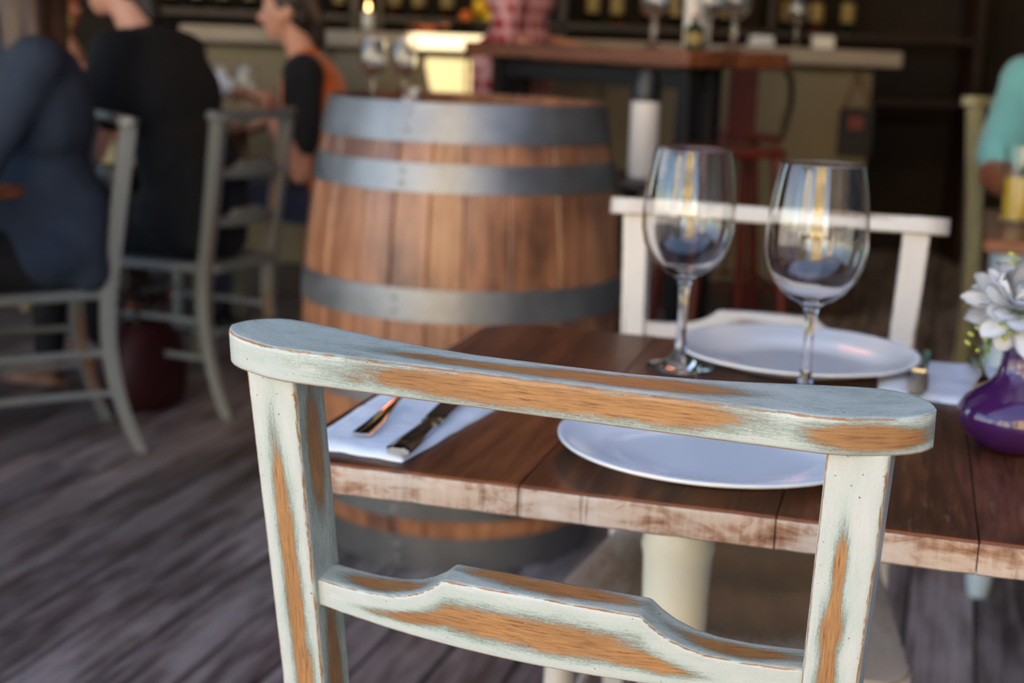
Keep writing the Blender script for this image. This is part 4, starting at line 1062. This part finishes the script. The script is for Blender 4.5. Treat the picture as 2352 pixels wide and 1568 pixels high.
def hand(bm, w, d, pn, side=1, curl=22, sc=1.0):
    """w wrist, d hand direction, pn palm normal (fingers curl towards it)."""
    d = d.normalized(); pn = (pn-d*pn.dot(d)).normalized(); lat = d.cross(pn)*side
    ell(bm, w+d*.045*sc, (d, lat, pn), (.050*sc, .040*sc, .017*sc))
    for i, (o_, ln_) in enumerate(((-.030, .060), (-.0105, .072), (.0100, .078), (.030, .068))):
        p = w+d*.078*sc+lat*o_*sc; q = d.copy(); ang = radians(curl+4*(3-i)); r = .0085*sc
        fan = (lat*o_*3.2); q = (d+fan).normalized()
        for s_, f_ in ((0, .45), (1, .32), (2, .23)):
            q = (q*cos(ang)+pn*sin(ang)).normalized(); e = p+q*ln_*sc*f_*1.1; caps(bm, p, e, r, r*.88, 8); p = e; r *= .88
    p = w+d*.022*sc+lat*.034*sc; q = (d*.62+lat*.62+pn*.35).normalized()
    for ln_, r in ((.036, .0115), (.028, .0100)):
        e = p+q*ln_*sc; caps(bm, p, e, r*sc, r*.9*sc, 8); p = e; q = (q*.85+d*.35+pn*.12).normalized()
def person(label, pel, face, lean, arms, shirt, pants, hair, skin=None, hyaw=0, hpitch=0, neck_f=0.0, sleeve=.55, legs=None, sc=1.0, loose=0.0, hair_style='short', shoe=None, overlay=None, width=1.0):
    skin = skin or M_SKIN
    P = Vector(pel); f = Vector((cos(face), sin(face), 0)); l = Vector((-sin(face), cos(face), 0)); up = Vector((0, 0, 1))
    root = thing('person', label, 'person', (P.x, P.y, 0))
    off = Vector((P.x, P.y, 0)); T = lambda v: Vector(v)-off
    sp = (up*cos(lean)+f*sin(lean)).normalized(); sf = (f*cos(lean)-up*sin(lean)).normalized()
    waist = P+(up*.8+sp*.2)*.14*sc; chest = P+up*.10*sc+sp*.25*sc; nb = P+up*.10*sc+sp*.41*sc
    sh = {'l': nb-sp*.045*sc+l*.165*sc*width, 'r': nb-sp*.045*sc-l*.165*sc*width}
    hdir = f*cos(hyaw)+l*sin(hyaw); hu = (up*cos(hpitch)+hdir*sin(hpitch)).normalized(); hf = (hdir*cos(hpitch)-up*sin(hpitch)).normalized(); hlft = hu.cross(hf)
    hc = nb+sp*.065*sc+up*.105*sc+f*neck_f
    hip = {'l': P+l*.085*sc-up*.02, 'r': P-l*.085*sc-up*.02}
    if legs is None:
        legs = {}
        for s_, q in (('l', 1), ('r', -1)):
            kn = hip[s_]+f*.40*sc+l*q*.03; kn.z = .50
            legs[s_] = (kn, Vector((kn.x+f.x*.02, kn.y+f.y*.02, .085)))
    b = new(); ax = (sf, l, sp)
    ell(b, T(P), (f, l, up), (.115*sc, .165*sc*width, .115*sc)); ell(b, T(waist), ax, (.095*sc, .135*sc*width, .15*sc)); ell(b, T(chest), ax, (.105*sc, .155*sc*width, .19*sc))
    caps(b, T(sh['l']), T(sh['r']), .052*sc, .052*sc); caps(b, T(nb-sp*.05), T(hc-hu*.045*sc-hf*.012*sc), .058*sc, .050*sc)
    # head
    H = lambda a, bb, c: T(hc+(hf*a+hlft*bb+hu*c)*sc)
    ha = (hf, hlft, hu)
    ell(b, H(-.008, 0, .022), ha, (.094*sc, .073*sc, .092*sc)); ell(b, H(.022, 0, -.040), ha, (.062*sc, .057*sc, .066*sc)); ell(b, H(.058, 0, -.088), ha, (.022*sc, .026*sc, .018*sc))
    caps(b, H(.080, 0, .008), H(.102, 0, -.030), .009*sc, .0125*sc, 10); caps(b, H(.080, .012, -.033), H(.080, -.012, -.033), .010*sc, .010*sc, 8)
    caps(b, H(.077, .020, -.062), H(.077, -.020, -.062), .009*sc, .009*sc, 8); caps(b, H(.079, .014, -.071), H(.079, -.014, -.071), .008*sc, .008*sc, 8)
    caps(b, H(.073, .035, .028), H(.073, -.035, .028), .011*sc, .011*sc, 8)
    for q in (1, -1): ell(b, H(-.006, q*.072, -.012), ha, (.018*sc, .009*sc, .031*sc)); caps(b, H(.045, q*.042, -.018), H(.02, q*.052, -.03), .022*sc, .022*sc, 8)
    for s_, q in (('l', 1), ('r', -1)):
        el, wr, hd, pn = arms[s_]; el, wr, hd, pn = Vector(el), Vector(wr), Vector(hd), Vector(pn)
        caps(b, T(sh[s_]), T(el), .047*sc, .037*sc); caps(b, T(el), T(el.lerp(wr, .35)), .037*sc, .038*sc); caps(b, T(el.lerp(wr, .35)), T(wr), .038*sc, .026*sc)
        hand(b, T(wr), hd, pn, q, 22, sc)
        kn, an = legs[s_]; caps(b, T(hip[s_]), T(kn), .080*sc, .053*sc); caps(b, T(kn), T(kn.lerp(an, .3)), .053*sc, .055*sc); caps(b, T(kn.lerp(an, .3)), T(an), .055*sc, .036*sc)
        fdir = (f+l*q*.15).normalized(); caps(b, T(an-up*.03), T(an+fdir*.13-up*(an.z-.032)), .036, .026)
    body = fuse('body', b, skin, root, .0095, 2)
    for q in (1, -1):
        bm = new(); ell(bm, H(.0655, q*.031, .006), ha, (.0112*sc, .0125*sc, .0085*sc)); e_ = mk('eye', bm, M_EYE, body)
        bm = new(); ell(bm, H(.0740, q*.031, .006), ha, (.0034*sc, .0058*sc, .0058*sc)); mk('iris', bm, M_IRIS, e_)
    # top
    g = .013+loose; b = new()
    ell(b, T(P-up*.0), (f, l, up), (.115*sc+g, .165*sc*width+g, .12*sc)); ell(b, T(waist), ax, (.098*sc+g, .140*sc*width+g, .16*sc)); ell(b, T(chest), ax, (.108*sc+g, .157*sc*width+g, .185*sc))
    caps(b, T(sh['l']), T(sh['r']), .055*sc+.010, .055*sc+.010); caps(b, T(nb-sp*.07), T(nb-sp*.005), .085*sc, .060*sc)
    for s_ in 'lr':
        el, wr = Vector(arms[s_][0]), Vector(arms[s_][1])
        if sleeve <= 1: caps(b, T(sh[s_]), T(sh[s_].lerp(el, sleeve)), .056*sc+loose*.4, .053*sc+loose*.6)
        else: caps(b, T(sh[s_]), T(el), .056*sc, .048*sc); caps(b, T(el), T(el.lerp(wr, sleeve-1)), .048*sc, .038*sc)
    if loose: caps(b, T(P-f*.10-up*.06), T(P-f*.08+up*.10), .075, .10); caps(b, T(P-f*.09+l*.12-up*.05), T(P-f*.06+l*.10+up*.1), .06, .09)
    fuse('top', b, shirt, root, .016, 3, .006)
    # trousers and shoes
    b = new(); ell(b, T(P-up*.03), (f, l, up), (.122*sc, .174*sc*width, .10*sc))
    for s_, q in (('l', 1), ('r', -1)):
        kn, an = legs[s_]; caps(b, T(hip[s_]), T(kn), .090*sc, .063*sc); caps(b, T(kn), T(an+up*.03), .063*sc, .048*sc)
    fuse('trousers', b, pants, root, .018, 3, .004)
    for s_, q in (('l', 1), ('r', -1)):
        an = legs[s_][1]; fdir = (f+l*q*.15).normalized(); b = new()
        caps(b, T(an-up*(an.z-.062)), T(an+fdir*.11-up*(an.z-.045)), .046, .038); ell(b, T(an+fdir*.06-up*(an.z-.012)), (fdir, Vector((-fdir.y, fdir.x, 0)), up), (.14, .045, .012)); fuse('shoe', b, shoe or M_BLACKC, root, .011, 2)
    # hair
    b = new()
    ell(b, H(-.022, 0, .034), ha, (.096*sc, .083*sc, .097*sc)); ell(b, H(-.050, 0, -.01), ha, (.060*sc, .072*sc, .085*sc))
    if hair_style == 'long':
        for q in (1, -1):
            caps(b, H(-.03, q*.068, .03), H(-.045, q*.075, -.19), .035*sc, .022*sc); caps(b, H(-.06, q*.03, 0), H(-.085, q*.03, -.22), .05*sc, .03*sc); caps(b, H(-.04, q*.055, -.02), H(-.06, q*.06, -.20), .045*sc, .028*sc)
    elif hair_style == 'bun':
        ell(b, H(-.105, 0, .015), ha, (.045*sc, .045*sc, .045*sc)); caps(b, H(-.06, 0, -.04), H(-.085, 0, -.10), .04*sc, .018*sc)
    elif hair_style == 'tail':
        caps(b, H(-.07, 0, .0), H(-.105, 0, -.12), .055*sc, .03*sc)
    for q in (1, -1): caps(b, H(.035, q*.060, .075), H(.012, q*.074, -.005), .014*sc, .007*sc, 8)
    fuse('hair', b, hair, root, .011, 2, .004)
    if overlay: overlay(root, T, dict(P=P, f=f, l=l, up=up, sp=sp, sf=sf, nb=nb, chest=chest, waist=waist, sh=sh, ax=ax, sc=sc, arms=arms))
    return root
UPV = Vector((0, 0, 1))
# 1: slate blue top, sitting on the nearer grey chair, back of the figure towards us
fa = radians(205); f_ = Vector((cos(fa), sin(fa), 0)); l_ = Vector((-sin(fa), cos(fa), 0)); p_ = Vector((-1.21, 3.66, .535))
person('person in loose slate blue top with long hair at the left edge', p_, fa, .06,
       {'l': (p_+f_*.20+l_*.26+UPV*.16, p_+f_*.42+l_*.16+UPV*.22, f_-l_*.3, -UPV), 'r': (p_+f_*.18-l_*.26+UPV*.18, p_+f_*.40-l_*.14+UPV*.23, f_+l_*.3, -UPV)},
       M_DENIM, M_BLACKC, M_HAIR2, sleeve=1.6, loose=.03, hair_style='long', neck_f=.01, sc=1.0, hyaw=-.95)
# 2: black T-shirt, leaning forward, eating
fa = radians(160); f_ = Vector((cos(fa), sin(fa), 0)); l_ = Vector((-sin(fa), cos(fa), 0)); p_ = Vector((-.965, 4.27, .56))
person('person in black short sleeved top leaning forward to eat beside the barrel', p_, fa, .38,
       {'l': (Vector((-1.20, 4.06, .745)), Vector((-1.42, 4.16, .80)), f_, -UPV), 'r': (Vector((-1.27, 4.62, .84)), Vector((-1.385, 4.56, .955)), Vector((-.25, 0, .8)), Vector((-.7, .2, -.1)))},
       M_BLACKC, M_BLACKC, M_HAIR, sleeve=.60, loose=.022, hair_style='tail', neck_f=.075, hpitch=.12, sc=1.05, width=1.05, shoe=M_SHOE)
# 3: orange and navy top, in profile
fa = radians(183); f_ = Vector((cos(fa), sin(fa), 0)); l_ = Vector((-sin(fa), cos(fa), 0)); p_ = Vector((-.70, 5.32, .505))
def navy_sleeves(root, T, d):
    for q in 'lr':
        b = new(); caps(b, T(d['sh'][q]-d['up']*.01), T(Vector(d['arms'][q][0]).lerp(d['sh'][q], .32)), .076, .066)
        fuse('sleeve', b, M_NAVY, root, .012, 3, .003)['label'] = 'navy sleeve'
person('person in orange and navy top, in profile behind the barrel', p_, fa, .22,
       {'l': (p_+f_*.08+l_*.24+UPV*.10, Vector((-.855, 5.02, .80)), Vector((-1, .1, .12)), Vector((0, .3, -1))), 'r': (p_+f_*.16-l_*.22+UPV*.12, Vector((-.92, 5.24, .86)), Vector((-1, -.1, .15)), Vector((0, -.5, -1)))},
       M_ORANGE, M_JEANS, M_HAIR, sleeve=.3, loose=.006, hair_style='tail', neck_f=.05, hpitch=.06, overlay=navy_sleeves)
bm = new(); ell(bm, (0, 0, 0), (Vector((1, 0, 0)), Vector((0, 1, 0)), UPV), (.055, .035, .04))
for v in bm.verts: v.co += v.co.normalized()*mnoise.noise(v.co*45)*.014
tag(mk('paper_napkin', bm, M_NAP, None, True, (-1.065, 5.12, .905)), 'crumpled white napkin held up in the hand of the person in orange', 'napkin')
# 4: dark haired diner across the table
fa = radians(-20); f_ = Vector((cos(fa), sin(fa), 0)); l_ = Vector((-sin(fa), cos(fa), 0)); p_ = Vector((-1.96, 5.80, .50))
person('dark haired person in a rust coloured top across the diners\' table, half hidden', p_, fa, .22,
       {'l': (p_+f_*.2+l_*.25+UPV*.12, p_+f_*.40+l_*.12+UPV*.30, f_, -UPV), 'r': (p_+f_*.2-l_*.25+UPV*.12, p_+f_*.42-l_*.1+UPV*.30, f_, -UPV)},
       M_RUST, M_BLACKC, M_HAIR, skin=M_SKIN2, sleeve=1.5, neck_f=.04, sc=1.0)
lf = new(); add_prism(lf, [(0, 0), (.012, .010), (.03, .014), (.048, .007), (.056, 0), (.046, -.009), (.028, -.013), (.012, -.009)], 0, .004)
bmesh.ops.rotate(lf, cent=(0, 0, 0), matrix=Matrix.Rotation(radians(70), 3, 'X') @ Matrix.Rotation(radians(35), 3, 'Z'), verts=lf.verts)
tag(mk('salad_leaf', lf, mat_plain('bright_green_leaf', srgb(70, 140, 40), .5, .2, 30), None, True, (-1.445, 4.54, 1.075)), 'green salad leaf held up in the fingers of the person in black', 'food')
# 5: member of staff in a plaid shirt behind the tall table
fa = radians(-8); f_ = Vector((cos(fa), sin(fa), 0)); l_ = Vector((-sin(fa), cos(fa), 0)); p_ = Vector((-.02, 5.57, .93))
person('standing person in red and white plaid shirt before the bar', p_, fa, .03,
       {'l': (p_+f_*.00+l_*.26+UPV*.17, p_+f_*.22+l_*.16+UPV*.14, f_-l_*.3, -UPV), 'r': (p_-f_*.02-l_*.255+UPV*.16, p_+f_*.18-l_*.18+UPV*.10, f_+l_*.3, -UPV)},
       M_PLAID, M_BLACKC, M_HAIR, sleeve=1.25, loose=.012, neck_f=.02,
       legs={'l': (p_+l_*.1-UPV*.43+f_*.02, Vector((p_.x+l_.x*.11, p_.y+l_.y*.11, .085))), 'r': (p_-l_*.1-UPV*.43+f_*.02, Vector((p_.x-l_.x*.11, p_.y-l_.y*.11, .085)))})
# 6: teal shirt at the right edge
fa = radians(-100); f_ = Vector((cos(fa), sin(fa), 0)); l_ = Vector((-sin(fa), cos(fa), 0)); p_ = Vector((1.50, 3.88, .56))
person('person in teal short sleeved shirt at the pale blue table', p_, fa, .12,
       {'r': (Vector((1.215, 3.70, .80)), Vector((1.175, 3.40, .795)), Vector((.25, -.9, 0)), -UPV), 'l': (Vector((1.80, 3.66, .80)), Vector((1.62, 3.38, .795)), Vector((-.5, -.8, 0)), -UPV)},
       M_TEAL, M_JEANS, M_HAIR, skin=M_SKIN2, sleeve=.78, loose=.016, neck_f=.02, sc=1.04)

bake_fused()
